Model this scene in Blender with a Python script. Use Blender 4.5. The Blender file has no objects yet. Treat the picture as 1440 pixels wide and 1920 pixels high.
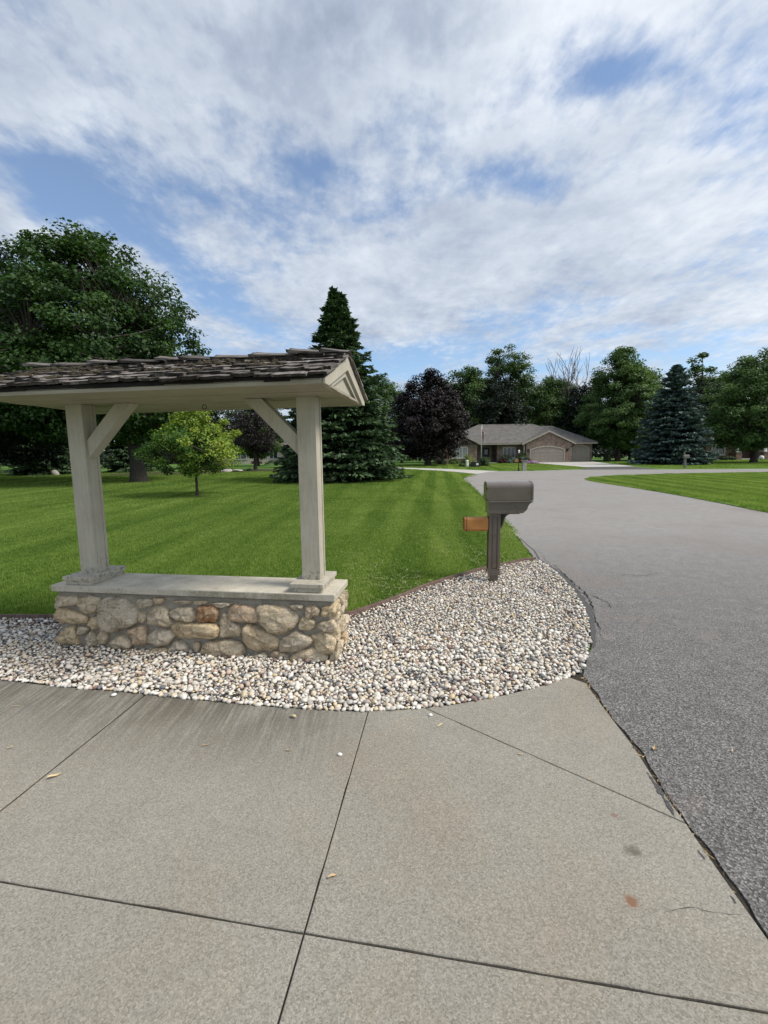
import bpy, bmesh, math, random
import numpy as np
from mathutils import Vector, Matrix, Euler

scene = bpy.context.scene
C = scene.collection
R = math.radians
random.seed(7)
rng = np.random.default_rng(7)

# ------------------------------------------------------------------ camera
F_PX, PITCH, ROLL, EYE = 830.0, math.atan2(102.0, 830.0), -0.0131, 1.65
cam = bpy.data.cameras.new('camera')
cam.sensor_fit = 'HORIZONTAL'; cam.sensor_width = 36.0; cam.lens = 36.0 * F_PX / 1440.0
cam.clip_start = 0.05; cam.clip_end = 2000
cam_o = bpy.data.objects.new('camera', cam); C.objects.link(cam_o)
_c, _s = math.cos(ROLL), math.sin(ROLL)
_right = Vector((1, 0, 0)); _fwd = Vector((0, math.cos(PITCH), -math.sin(PITCH))); _up = Vector((0, math.sin(PITCH), math.cos(PITCH)))
_r2 = _right * _c + _up * _s; _u2 = _up * _c - _right * _s
cam_o.matrix_world = Matrix(((_r2.x, _u2.x, -_fwd.x, 0), (_r2.y, _u2.y, -_fwd.y, 0), (_r2.z, _u2.z, -_fwd.z, EYE), (0, 0, 0, 1)))
scene.camera = cam_o

# ------------------------------------------------------------------ node helper
class NT:
    def __init__(s, nt): s.t = nt
    def n(s, typ, ins=None, **kw):
        nd = s.t.nodes.new(typ)
        for k, v in kw.items(): setattr(nd, k, v)
        for k, v in (ins or {}).items():
            sock = nd.inputs[k]
            if isinstance(v, bpy.types.NodeSocket): s.t.links.new(v, sock)
            else: sock.default_value = v
        return nd
    def math(s, op, a, b=None, c=None, clamp=False):
        ins = {0: a}
        if b is not None: ins[1] = b
        if c is not None: ins[2] = c
        nd = s.n('ShaderNodeMath', ins, operation=op); nd.use_clamp = clamp
        return nd.outputs[0]
    def vmath(s, op, a, b=None):
        ins = {0: a}
        if b is not None: ins[1] = b
        nd = s.n('ShaderNodeVectorMath', ins, operation=op)
        return nd.outputs['Value'] if op in ('DOT_PRODUCT', 'LENGTH', 'DISTANCE') else nd.outputs[0]
    def ss(s, x, a, b, lo=0.0, hi=1.0):
        return s.n('ShaderNodeMapRange', {0: x, 1: a, 2: b, 3: lo, 4: hi}, interpolation_type='SMOOTHSTEP').outputs[0]
    def ramp(s, fac, stops, interp='LINEAR'):
        nd = s.n('ShaderNodeValToRGB', {0: fac}); cr = nd.color_ramp; cr.interpolation = interp
        while len(cr.elements) < len(stops): cr.elements.new(0.5)
        for e, (p, col) in zip(cr.elements, stops): e.position = p; e.color = (*col, 1)
        return nd.outputs[0]
    def mix(s, fac, a, b, mode='MIX'):
        nd = s.n('ShaderNodeMix', None, data_type='RGBA', blend_type=mode)
        for i, v in ((0, fac), (6, a), (7, b)):
            if isinstance(v, bpy.types.NodeSocket): s.t.links.new(v, nd.inputs[i])
            else: nd.inputs[i].default_value = (*v, 1) if isinstance(v, tuple) and len(v) == 3 else v
        return nd.outputs[2]
    def noise(s, vec, scale, detail=4, rough=0.55, dist=0.0):
        nd = s.n('ShaderNodeTexNoise', {'Scale': scale, 'Detail': detail, 'Roughness': rough, 'Distortion': dist})
        if vec is not None: s.t.links.new(vec, nd.inputs['Vector'])
        return nd.outputs['Fac']
    def voro(s, vec, scale, feature='F1', out='Distance', rand=1.0):
        nd = s.n('ShaderNodeTexVoronoi', {'Scale': scale, 'Randomness': rand}, feature=feature)
        if vec is not None: s.t.links.new(vec, nd.inputs['Vector'])
        return nd.outputs[out]
    def pos(s): return s.n('ShaderNodeNewGeometry').outputs['Position']
    def obj(s): return s.n('ShaderNodeTexCoord').outputs['Object']
    def mapv(s, vec, scale=(1, 1, 1), rot=(0, 0, 0), loc=(0, 0, 0)):
        nd = s.n('ShaderNodeMapping', {'Scale': scale, 'Rotation': rot, 'Location': loc}); s.t.links.new(vec, nd.inputs['Vector'])
        return nd.outputs[0]
    def attr(s, name='rnd'): return s.n('ShaderNodeAttribute', attribute_name=name).outputs['Fac']
    def orand(s): return s.n('ShaderNodeObjectInfo').outputs['Random']

# ------------------------------------------------------------------ sky, sun, exposure
SUN_AZ, SUN_EL = 104.0, 50.0            # azimuth measured from +y towards +x
world = bpy.data.worlds.new('World'); scene.world = world; world.use_nodes = True
w = NT(world.node_tree); world.node_tree.nodes.clear()
sky = w.n('ShaderNodeTexSky', sky_type='NISHITA', sun_disc=False, sun_elevation=R(SUN_EL), sun_rotation=R(SUN_AZ), altitude=200, air_density=1.0, dust_density=0.6, ozone_density=2.5)
dirv = w.n('ShaderNodeTexCoord').outputs['Generated']
sep = w.n('ShaderNodeSeparateXYZ', {0: dirv})
zz = w.math('ADD', w.math('MAXIMUM', sep.outputs[2], 0.0), 0.10)
plane = w.n('ShaderNodeCombineXYZ', {0: w.math('DIVIDE', sep.outputs[0], zz), 1: w.math('DIVIDE', sep.outputs[1], zz), 2: 0.0}).outputs[0]
warp = w.n('ShaderNodeTexNoise', {'Scale': 1.6, 'Detail': 2.0, 'Vector': plane}).outputs['Color']
wv = w.vmath('ADD', plane, w.vmath('MULTIPLY', w.vmath('SUBTRACT', warp, (0.5, 0.5, 0.5)), (0.30, 0.30, 0.0)))
big = w.noise(w.mapv(wv, (1.0, 1.1, 1), (0, 0, R(25)), (3.1, 1.7, 0)), 1.2, 3, 0.5)
med = w.noise(w.mapv(plane, (1.0, 0.72, 1), (0, 0, R(-8)), (9.3, 4.2, 0)), 4.2, 7, 0.52, 0.15)
fine = w.noise(w.mapv(plane, (1.0, 0.70, 1), (0, 0, R(-8)), (1.3, 7.2, 0)), 13.0, 8, 0.60, 0.1)
puff = w.noise(w.mapv(plane, (1.0, 0.66, 1), (0, 0, R(12)), (4.4, 0.7, 0)), 27.0, 5, 0.55)
dens = w.math('ADD', w.math('MULTIPLY', big, 0.80), w.math('MULTIPLY', med, 0.56))
dens = w.math('ADD', dens, w.math('MULTIPLY', w.math('SUBTRACT', fine, 0.5), 0.40))
dens = w.math('ADD', dens, w.math('MULTIPLY', w.math('SUBTRACT', puff, 0.5), 0.22))
# openings in the cloud sheet (plane coordinates, radius, depth) and thick banks (negative depth)
for (cx, cy, sx, sy, dep) in [(-0.98, 1.44, 0.20, 0.20, 0.42), (-0.82, 1.70, 0.13, 0.22, 0.34), (-0.74, 2.20, 0.17, 0.40, 0.36),
                              (-0.22, 1.34, 0.14, 0.10, 0.15), (0.45, 1.47, 0.24, 0.12, 0.34), (0.50, 1.12, 0.12, 0.08, 0.26),
                              (0.98, 1.30, 0.16, 0.08, 0.18), (-0.1, 3.3, 1.3, 0.55, 0.30), (1.6, 3.4, 1.4, 0.6, 0.10), (-1.5, 2.2, 0.5, 0.7, 0.25),
                              (-0.1, 1.00, 0.40, 0.16, -0.32), (-0.45, 1.35, 0.20, 0.16, -0.14), (0.1, 2.1, 0.5, 0.4, -0.20), (0.9, 1.75, 0.5, 0.25, -0.20), (-0.5,1.1,.4,.2,-.15)]:
    d = w.vmath('LENGTH', w.vmath('DIVIDE', w.vmath('SUBTRACT', wv, (cx, cy, 0.0)), (sx, sy, 1.0)))
    dens = w.math('SUBTRACT', dens, w.math('MULTIPLY', w.ss(d, 0.0, 1.5, 1.0, 0.0), dep * 0.98))
cover = w.ss(dens, 0.37, 0.78)
shade = w.math('ADD', w.math('MULTIPLY', w.noise(w.mapv(wv, loc=(5.5, 2.2, 0)), 2.0, 6, 0.6), 0.72), w.math('MULTIPLY', fine, 0.26))
thick = w.ss(dens, 0.72, 1.10)
shade = w.math('SUBTRACT', shade, w.math('MULTIPLY', w.math('MULTIPLY', thick, w.ss(sep.outputs[2], 0.36, 0.62)), 0.30))
shade = w.math('ADD', shade, 0.05)
sunside = w.vmath('DOT_PRODUCT', dirv, (math.cos(R(SUN_EL)) * math.sin(R(SUN_AZ)), math.cos(R(SUN_EL)) * math.cos(R(SUN_AZ)), math.sin(R(SUN_EL))))
shade = w.math('ADD', shade, w.ss(sunside, 0.1, 0.9, -0.06, 0.12))
CL = 8.2
ccol = w.ramp(shade, [(0.18, (0.235, 0.280, 0.365)), (0.38, (0.35, 0.400, 0.490)), (0.56, (0.51, 0.560, 0.63)), (0.74, (0.68, 0.715, 0.765))])
cloud = w.vmath('MULTIPLY', ccol, (CL, CL, CL))
skyc = w.mix(0.10, w.vmath('MULTIPLY', sky.outputs[0], (0.92, 1.0, 1.04)), (4.6, 4.9, 5.2))
mixc = w.mix(w.math('MULTIPLY', cover, 0.97), skyc, cloud)
bg = w.n('ShaderNodeBackground', {'Color': mixc, 'Strength': 0.10})
w.n('ShaderNodeOutputWorld', {'Surface': bg.outputs[0]})

sl = bpy.data.lights.new('sun', 'SUN'); sl.energy = 2.3; sl.angle = R(18); sl.color = (1.0, 0.94, 0.84)
so = bpy.data.objects.new('sun', sl); C.objects.link(so)
so.rotation_euler = Vector((-math.cos(R(SUN_EL)) * math.sin(R(SUN_AZ)), -math.cos(R(SUN_EL)) * math.cos(R(SUN_AZ)), -math.sin(R(SUN_EL)))).to_track_quat('-Z', 'Y').to_euler()

scene.view_settings.view_transform = 'Standard'; scene.view_settings.look = 'None'
scene.view_settings.exposure = 0.72; scene.view_settings.gamma = 1.0; scene.view_settings.use_curve_mapping = False
scene.render.engine = 'CYCLES'
scene.cycles.max_bounces = 5; scene.cycles.diffuse_bounces = 2; scene.cycles.glossy_bounces = 2; scene.cycles.transmission_bounces = 3

# ------------------------------------------------------------------ terrain and general helpers
def T(y):                                  # the ground is level to y = 10 m, then climbs gently to y = 64 m
    return min(max(0.0144 * (y - 10.0), 0.0), 0.78)
def Tn(y): return np.clip(0.0144 * (y - 10.0), 0.0, 0.78)

class MB:
    def __init__(s): s.v = []; s.f = []
    def add(s, vs, fs):
        o = len(s.v); s.v += [tuple(p) for p in vs]; s.f += [tuple(i + o for i in f) for f in fs]; return s
    def box(s, x0, x1, y0, y1, z0, z1, b=0.0):
        if b <= 0:
            vs = [(x0, y0, z0), (x1, y0, z0), (x1, y1, z0), (x0, y1, z0), (x0, y0, z1), (x1, y0, z1), (x1, y1, z1), (x0, y1, z1)]
            return s.add(vs, [(3, 2, 1, 0), (4, 5, 6, 7), (0, 1, 5, 4), (1, 2, 6, 5), (2, 3, 7, 6), (3, 0, 4, 7)])
        bm = bmesh.new(); bmesh.ops.create_cube(bm, size=1)
        for q in bm.verts: q.co = ((x0 + x1) / 2 + q.co.x * (x1 - x0), (y0 + y1) / 2 + q.co.y * (y1 - y0), (z0 + z1) / 2 + q.co.z * (z1 - z0))
        bmesh.ops.bevel(bm, geom=bm.edges[:], offset=b, segments=2, affect='EDGES', profile=0.6)
        bm.verts.index_update(); s.add([q.co[:] for q in bm.verts], [[q.index for q in f.verts] for f in bm.faces]); bm.free(); return s
    def prism(s, poly, axis, a, b):
        # poly: 2-D outline; axis: 'x','y','z' = extrusion axis, the outline lies in the other two in order
        n = len(poly)
        def P(p, t): return (t, p[0], p[1]) if axis == 'x' else (p[0], t, p[1]) if axis == 'y' else (p[0], p[1], t)
        vs = [P(p, a) for p in poly] + [P(p, b) for p in poly]
        fs = [tuple(range(n))[::-1], tuple(range(n, 2 * n))] + [(i, (i + 1) % n, n + (i + 1) % n, n + i) for i in range(n)]
        return s.add(vs, fs)
    def tube(s, pts, radii, n=7, cap=True):
        pts = [Vector(p) for p in pts]; vs = []; fs = []
        for i, p in enumerate(pts):
            d = (pts[min(i + 1, len(pts) - 1)] - pts[max(i - 1, 0)]).normalized()
            a = d.cross(Vector((0.13, 0.97, 0.2))); a.normalize(); b = d.cross(a)
            for k in range(n):
                t = 2 * math.pi * k / n
                vs.append(p + (a * math.cos(t) + b * math.sin(t)) * radii[i])
        for i in range(len(pts) - 1):
            for k in range(n): fs.append((i * n + k, i * n + (k + 1) % n, (i + 1) * n + (k + 1) % n, (i + 1) * n + k))
        if cap: fs += [tuple(range(n))[::-1], tuple(range((len(pts) - 1) * n, len(pts) * n))]
        return s.add(vs, fs)
    def lathe(s, prof, n=16, c=(0, 0, 0)):
        vs = []; fs = []
        for (r, z) in prof:
            for k in range(n): t = 2 * math.pi * k / n; vs.append((c[0] + r * math.cos(t), c[1] + r * math.sin(t), c[2] + z))
        for i in range(len(prof) - 1):
            for k in range(n): fs.append((i * n + k, i * n + (k + 1) % n, (i + 1) * n + (k + 1) % n, (i + 1) * n + k))
        fs += [tuple(range(n))[::-1], tuple(range((len(prof) - 1) * n, len(prof) * n))]
        return s.add(vs, fs)
    def mesh(s, name, m, smooth=False):
        me = bpy.data.meshes.new(name); me.from_pydata(s.v, [], s.f); me.validate(); 
        bm = bmesh.new(); bm.from_mesh(me); bmesh.ops.recalc_face_normals(bm, faces=bm.faces); bm.to_mesh(me); bm.free()
        if m: me.materials.append(m)
        if smooth: me.polygons.foreach_set('use_smooth', [True] * len(me.polygons))
        return me
    def build(s, name, m, parent=None, smooth=False, **kw): return link(name, s.mesh(name, m, smooth), parent, **kw)

def link(name, me, parent=None, loc=None, rot=None):
    o = bpy.data.objects.new(name, me); C.objects.link(o)
    if parent is not None: o.parent = parent
    if loc is not None: o.location = loc
    if rot is not None: o.rotation_euler = rot
    return o
def tag(o, label=None, cat=None, group=None, kind=None):
    if label: o['label'] = label
    if cat: o['category'] = cat
    if group: o['group'] = group
    if kind: o['kind'] = kind
    return o
def empty(name, loc, rz=0.0):
    o = bpy.data.objects.new(name, None); C.objects.link(o); o.location = loc; o.rotation_euler = (0, 0, rz); o.empty_display_size = 0.2
    return o
def mesh_np(name, verts, faces, m, rnd=None, smooth=False):
    """verts (n,3), faces (k,4) or (k,3) numpy arrays; rnd = per-vertex random value"""
    me = bpy.data.meshes.new(name); nv = len(verts); nf, k = faces.shape
    me.vertices.add(nv); me.vertices.foreach_set('co', np.asarray(verts, np.float32).ravel())
    me.loops.add(nf * k); me.loops.foreach_set('vertex_index', faces.astype(np.int32).ravel())
    me.polygons.add(nf); me.polygons.foreach_set('loop_start', np.arange(0, nf * k, k, dtype=np.int32))
    try: me.polygons.foreach_set('loop_total', np.full(nf, k, np.int32))
    except Exception: pass
    if smooth: me.polygons.foreach_set('use_smooth', np.ones(nf, bool))
    me.update(calc_edges=True)
    if rnd is not None:
        a = me.attributes.new('rnd', 'FLOAT', 'POINT'); a.data.foreach_set('value', np.asarray(rnd, np.float32))
    if m: me.materials.append(m)
    return me
def inpoly(x, y, poly):
    ins = np.zeros(x.shape, bool); n = len(poly); j = n - 1
    for i in range(n):
        xi, yi = poly[i]; xj, yj = poly[j]
        if yi != yj:
            ins ^= ((yi > y) != (yj > y)) & (x < (xj - xi) * (y - yi) / (yj - yi) + xi)
        j = i
    return ins
def sheet(name, poly, dz, m, cuts=(10.0, 64.1667), thick=0.0):
    """flat polygon laid on the terrain, dz above it; optional downward skirt"""
    bm = bmesh.new(); vs = [bm.verts.new((x, y, 0)) for x, y in poly]; bm.faces.new(vs)
    if thick:
        r = bmesh.ops.extrude_face_region(bm, geom=bm.faces[:])
        for v in [g for g in r['geom'] if isinstance(g, bmesh.types.BMVert)]: v.co.z = -thick
    bmesh.ops.triangulate(bm, faces=bm.faces[:])
    for c in cuts:
        bmesh.ops.bisect_plane(bm, geom=bm.verts[:] + bm.edges[:] + bm.faces[:], plane_co=(0, c, 0), plane_no=(0, 1, 0))
    for v in bm.verts: v.co.z += T(v.co.y) + dz
    bmesh.ops.recalc_face_normals(bm, faces=bm.faces)
    if not thick:
        for f in bm.faces:
            if f.normal.z < 0: f.normal_flip()
    me = bpy.data.meshes.new(name); bm.to_mesh(me); bm.free(); me.materials.append(m)
    return link(name, me)
def copy_tree(o, parent=None):
    c = o.copy(); C.objects.link(c); c.parent = parent
    for ch in list(o.children): copy_tree(ch, c)
    return c

# ------------------------------------------------------------------ materials
def material(name, fn):
    m = bpy.data.materials.new(name); m.use_nodes = True; m.node_tree.nodes.clear()
    t = NT(m.node_tree); sh = fn(t); t.n('ShaderNodeOutputMaterial', {'Surface': sh}); return m
def pbsdf(t, col, rough=0.7, bump=None, bs=0.3, bd=0.01, spec=0.4, metal=0.0, **kw):
    ins = {'Roughness': rough, 'Specular IOR Level': spec, 'Metallic': metal}
    ins['Base Color'] = (*col, 1) if isinstance(col, tuple) else col
    if bump is not None: ins['Normal'] = t.n('ShaderNodeBump', {'Height': bump, 'Strength': bs, 'Distance': bd}).outputs[0]
    ins.update(kw)
    return t.n('ShaderNodeBsdfPrincipled', ins).outputs[0]
def leafmat(name, stops, trans=0.30, rough=0.55, tint=(1.25, 1.35, 0.6)):
    def fn(t):
        col = t.ramp(t.attr(), stops)
        a = pbsdf(t, col, rough, spec=0.30)
        tr = t.n('ShaderNodeBsdfTranslucent', {'Color': t.mix(1.0, col, tint, 'MULTIPLY')}).outputs[0]
        return t.n('ShaderNodeMixShader', {0: trans, 1: a, 2: tr}).outputs[0]
    return material(name, fn)
M = {}
M['leaf_maple'] = leafmat('leaf_maple', [(0.0, (0.020, 0.048, 0.013)), (0.5, (0.038, 0.086, 0.020)), (1.0, (0.078, 0.145, 0.030))])
M['leaf_wood'] = leafmat('leaf_wood', [(0.0, (0.028, 0.062, 0.018)), (0.5, (0.062, 0.118, 0.030)), (1.0, (0.125, 0.190, 0.048))])
M['leaf_bright'] = leafmat('leaf_bright', [(0.0, (0.042, 0.086, 0.024)), (0.5, (0.088, 0.160, 0.044)), (1.0, (0.175, 0.250, 0.080))])
M['leaf_dark'] = leafmat('leaf_dark', [(0.0, (0.010, 0.016, 0.012)), (0.6, (0.016, 0.028, 0.016)), (1.0, (0.028, 0.050, 0.022))], 0.15)  # foliage of a very dark green
M['leaf_copper'] = leafmat('leaf_copper', [(0.0, (0.008, 0.006, 0.007)), (0.6, (0.015, 0.010, 0.011)), (1.0, (0.034, 0.018, 0.017))], 0.12, tint=(1.5, 0.7, 0.6))
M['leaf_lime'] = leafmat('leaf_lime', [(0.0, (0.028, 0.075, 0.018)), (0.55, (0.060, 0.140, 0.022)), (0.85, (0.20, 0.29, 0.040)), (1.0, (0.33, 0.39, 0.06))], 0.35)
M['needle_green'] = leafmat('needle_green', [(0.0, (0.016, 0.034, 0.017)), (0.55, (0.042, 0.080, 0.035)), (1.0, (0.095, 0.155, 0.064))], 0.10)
M['needle_blue'] = leafmat('needle_blue', [(0.0, (0.024, 0.045, 0.040)), (0.55, (0.075, 0.120, 0.106)), (1.0, (0.175, 0.236, 0.215))], 0.08, tint=(1, 1.1, 1))
M['leaf_bushdark'] = leafmat('leaf_bushdark', [(0.0, (0.014, 0.026, 0.012)), (1.0, (0.050, 0.085, 0.025))], 0.15)
M['leaf_bushlime'] = leafmat('leaf_bushlime', [(0.0, (0.07, 0.12, 0.03)), (1.0, (0.36, 0.40, 0.13))], 0.25)
M['leaf_bushred'] = leafmat('leaf_bushred', [(0.0, (0.030, 0.010, 0.010)), (1.0, (0.10, 0.03, 0.03))], 0.15)
M['leaf_bushgrey'] = leafmat('leaf_bushgrey', [(0.0, (0.06, 0.09, 0.08)), (1.0, (0.20, 0.26, 0.24))], 0.15)
M['petal'] = leafmat('petal', [(0.0, (0.28, 0.13, 0.30)), (1.0, (0.68, 0.45, 0.66))], 0.2)

def _bark(t):
    p = t.obj(); n = t.noise(t.mapv(p, (9, 9, 1.6)), 2.5, 6, 0.7)
    return pbsdf(t, t.ramp(n, [(0.3, (0.022, 0.018, 0.015)), (0.7, (0.085, 0.072, 0.060))]), 0.9, n, 0.8, 0.03)
M['bark'] = material('bark', _bark)
M['bark_grey'] = material('bark_grey', lambda t: pbsdf(t, t.ramp(t.noise(t.mapv(t.obj(), (6, 6, 1.5)), 3, 5), [(0.3, (0.16, 0.14, 0.125)), (0.7, (0.34, 0.31, 0.28))]), 0.9))

def mow(t, p):                             # mower lanes run parallel to the street, bent grass alternating light and dark
    x = t.n('ShaderNodeSeparateXYZ', {0: p}); s = t.math('SUBTRACT', x.outputs[0], t.math('MULTIPLY', x.outputs[1], 0.123))
    s = t.math('ADD', s, t.math('MULTIPLY', t.noise(p, 0.5, 3, 0.6), 0.35))
    b = t.ss(t.math('SINE', t.math('MULTIPLY', s, 5.2)), -0.55, 0.55)
    b = t.math('MULTIPLY', b, t.ss(s, -3.2, 0.2, 0.25, 1.0))
    return t.math('ADD', t.math('MULTIPLY', b, 0.24), t.math('MULTIPLY', t.noise(t.mapv(p, (1.2, 0.06, 1), (0, 0, R(7))), 1.0, 3, 0.6), 0.87))
def _lawn(t):
    p = t.pos()
    st = mow(t, p)
    n = t.noise(p, 0.35, 5, 0.6); f = t.noise(p, 14.0, 6, 0.75)
    v = t.math('ADD', t.math('MULTIPLY', st, 0.45), t.math('ADD', t.math('MULTIPLY', n, 0.35), t.math('MULTIPLY', f, 0.35)))
    col = t.ramp(v, [(0.35, (0.036, 0.082, 0.012)), (0.58, (0.080, 0.158, 0.026)), (0.80, (0.150, 0.235, 0.048))])
    return pbsdf(t, col, 0.85, f, 0.7, 0.03, spec=0.15)
M['lawn'] = material('lawn', _lawn)
def _blade(t):
    p = t.pos()
    st = mow(t, p)
    n = t.math('ADD', t.math('MULTIPLY', t.noise(p, 0.35, 4, 0.6), 0.6), t.math('MULTIPLY', t.noise(p, 4.5, 4, 0.65), 0.4))
    v = t.math('ADD', t.math('MULTIPLY', st, 0.50), t.math('ADD', t.math('MULTIPLY', n, 0.42), t.math('MULTIPLY', t.math('SUBTRACT', t.attr(), 0.25), 0.46)))
    v = t.math('ADD', v, t.math('MULTIPLY', t.math('SUBTRACT', t.orand(), 0.5), 0.18))
    col = t.ramp(v, [(0.28, (0.054, 0.116, 0.016)), (0.50, (0.132, 0.230, 0.036)), (0.70, (0.270, 0.365, 0.074)), (0.88, (0.41, 0.45, 0.16))])
    a = pbsdf(t, col, 0.55, spec=0.25)
    tr = t.n('ShaderNodeBsdfTranslucent', {'Color': t.mix(1.0, col, (1.2, 1.3, 0.6), 'MULTIPLY')}).outputs[0]
    return t.n('ShaderNodeMixShader', {0: 0.40, 1: a, 2: tr}).outputs[0]
M['blade'] = material('blade', _blade)
M['straw'] = material('straw', lambda t: pbsdf(t, t.ramp(t.attr(), [(0.0, (0.20, 0.24, 0.07)), (0.6, (0.34, 0.35, 0.15)), (1.0, (0.52, 0.46, 0.26))]), 0.7))

def _asphalt(t):
    p = t.pos(); sy = t.n('ShaderNodeSeparateXYZ', {0: p}).outputs[1]
    ag = t.voro(p, 135.0, out='Color'); ag = t.n('ShaderNodeSeparateColor', {0: ag}).outputs[0]
    d = t.voro(p, 135.0)
    fine = t.noise(p, 260.0, 3, 0.7); big = t.noise(p, 0.55, 5, 0.6); mid = t.noise(p, 5.0, 5, 0.65)
    spk = t.math('ADD', t.math('MULTIPLY', ag, 0.65), t.math('MULTIPLY', fine, 0.40))
    col = t.ramp(spk, [(0.20, (0.050, 0.048, 0.046)), (0.52, (0.122, 0.117, 0.111)), (0.76, (0.200, 0.192, 0.183)), (0.95, (0.40, 0.39, 0.37))])
    pale = t.math('MULTIPLY', t.ss(sy, 2.0, 11.0), 0.88)          # base colour grows paler further up the street
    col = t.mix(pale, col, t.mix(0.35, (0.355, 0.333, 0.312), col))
    dirt = t.ss(t.math('ADD', t.math('MULTIPLY', big, 0.7), t.math('MULTIPLY', mid, 0.5)), 0.60, 0.78)
    col = t.mix(t.math('MULTIPLY', dirt, 0.45), col, (0.185, 0.145, 0.125))
    col = t.mix(1.0, col, t.ramp(mid, [(0.3, (0.86, 0.86, 0.86)), (0.7, (1.1, 1.1, 1.1))]), 'MULTIPLY')
    return pbsdf(t, col, 0.85, t.math('ADD', d, t.math('MULTIPLY', fine, 0.3)), 0.55, 0.006, spec=0.35)
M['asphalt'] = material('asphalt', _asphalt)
M['asphalt_dark'] = material('asphalt_dark', lambda t: pbsdf(t, t.ramp(t.noise(t.pos(), 120, 4, 0.7), [(0.35, (0.045, 0.044, 0.044)), (0.75, (0.13, 0.127, 0.125))]), 0.9, t.noise(t.pos(), 150, 3), 0.6, 0.006))
M['crack'] = material('crack', lambda t: pbsdf(t, (0.012, 0.011, 0.010), 0.95))

def _concrete(t):
    p = t.pos(); xyz = t.n('ShaderNodeSeparateXYZ', {0: p})
    grain = t.noise(p, 230.0, 4, 0.8); ag = t.n('ShaderNodeSeparateColor', {0: t.voro(p, 190.0, out='Color')}).outputs[0]
    mid = t.noise(p, 3.0, 6, 0.62); big = t.noise(p, 0.8, 4, 0.55)
    v = t.math('ADD', t.math('MULTIPLY', grain, 0.55), t.math('ADD', t.math('MULTIPLY', ag, 0.32), t.math('MULTIPLY', mid, 0.22)))
    col = t.ramp(v, [(0.24, (0.122, 0.111, 0.089)), (0.48, (0.244, 0.228, 0.191)), (0.68, (0.320, 0.300, 0.256)), (0.88, (0.52, 0.485, 0.42))])
    warm = t.ss(t.math('ADD', t.math('MULTIPLY', big, 0.7), t.math('MULTIPLY', mid, 0.35)), 0.46, 0.64)
    col = t.mix(t.math('MULTIPLY', warm, 0.42), col, t.mix(1.0, col, (0.86, 0.74, 0.62), 'MULTIPLY'))
    # weathered dark film with broom streaks along the far left edge of the drive
    q = t.mapv(p, (1, 1, 1), (0, 0, R(-8.8)))
    sq = t.n('ShaderNodeSeparateXYZ', {0: t.mapv(p, (1, 1, 1), (0, 0, R(9.5)))})
    edge = t.ss(sq.outputs[1], 1.75, 2.75); left = t.ss(xyz.outputs[0], 0.10, -0.75)
    streak = t.noise(t.mapv(p, (38.0, 2.2, 1), (0, 0, R(-7.5))), 1.0, 4, 0.65)
    film = t.math('MULTIPLY', t.math('MULTIPLY', edge, left), t.ss(t.math('ADD', t.math('MULTIPLY', streak, 0.75), t.math('MULTIPLY', mid, 0.45)), 0.38, 0.72))
    col = t.mix(t.math('MULTIPLY', film, 0.80), col, (0.070, 0.063, 0.050))
    # rust and oil spots
    for (cx, cy, r, c2, a) in [(1.02, 1.665, 0.040, (0.10, 0.085, 0.060), 0.75), (0.90, 1.455, 0.034, (0.19, 0.085, 0.040), 0.8), (1.04, 1.85, 0.018, (0.20, 0.10, 0.06), 0.6)]:
        dd = t.vmath('LENGTH', t.vmath('MULTIPLY', t.vmath('SUBTRACT', p, (cx, cy, 0.0)), (1.0, 1.0, 0.0)))
        dd = t.math('ADD', dd, t.math('MULTIPLY', t.math('SUBTRACT', t.noise(p, 30.0, 3), 0.5), r * 1.2))
        col = t.mix(t.math('MULTIPLY', t.ss(dd, r, r * 0.3), a), col, c2)
    return pbsdf(t, col, 0.88, t.math('ADD', grain, t.math('MULTIPLY', ag, 0.5)), 0.45, 0.004, spec=0.3)
M['concrete'] = material('concrete', _concrete)
M['concrete_pale'] = material('concrete_pale', lambda t: pbsdf(t, t.ramp(t.noise(t.pos(), 1.5, 6, 0.7), [(0.3, (0.36, 0.34, 0.31)), (0.7, (0.50, 0.48, 0.44))]), 0.9))
M['grit'] = material('grit', lambda t: pbsdf(t, t.ramp(t.noise(t.pos(), 60, 5, 0.75), [(0.3, (0.05, 0.042, 0.034)), (0.7, (0.26, 0.235, 0.20))]), 0.95, t.noise(t.pos(), 80, 4), 0.8, 0.01))
M['soil'] = material('soil', lambda t: pbsdf(t, t.ramp(t.noise(t.pos(), 45, 5, 0.7), [(0.3, (0.012, 0.010, 0.008)), (0.7, (0.060, 0.048, 0.034))]), 0.95, t.noise(t.pos(), 60, 4), 0.8, 0.02))
M['mulch'] = material('mulch', lambda t: pbsdf(t, t.ramp(t.noise(t.pos(), 9, 6, 0.75), [(0.3, (0.016, 0.009, 0.008)), (0.7, (0.060, 0.034, 0.030))]), 0.95, t.noise(t.pos(), 12, 5), 0.9, 0.06))

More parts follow.
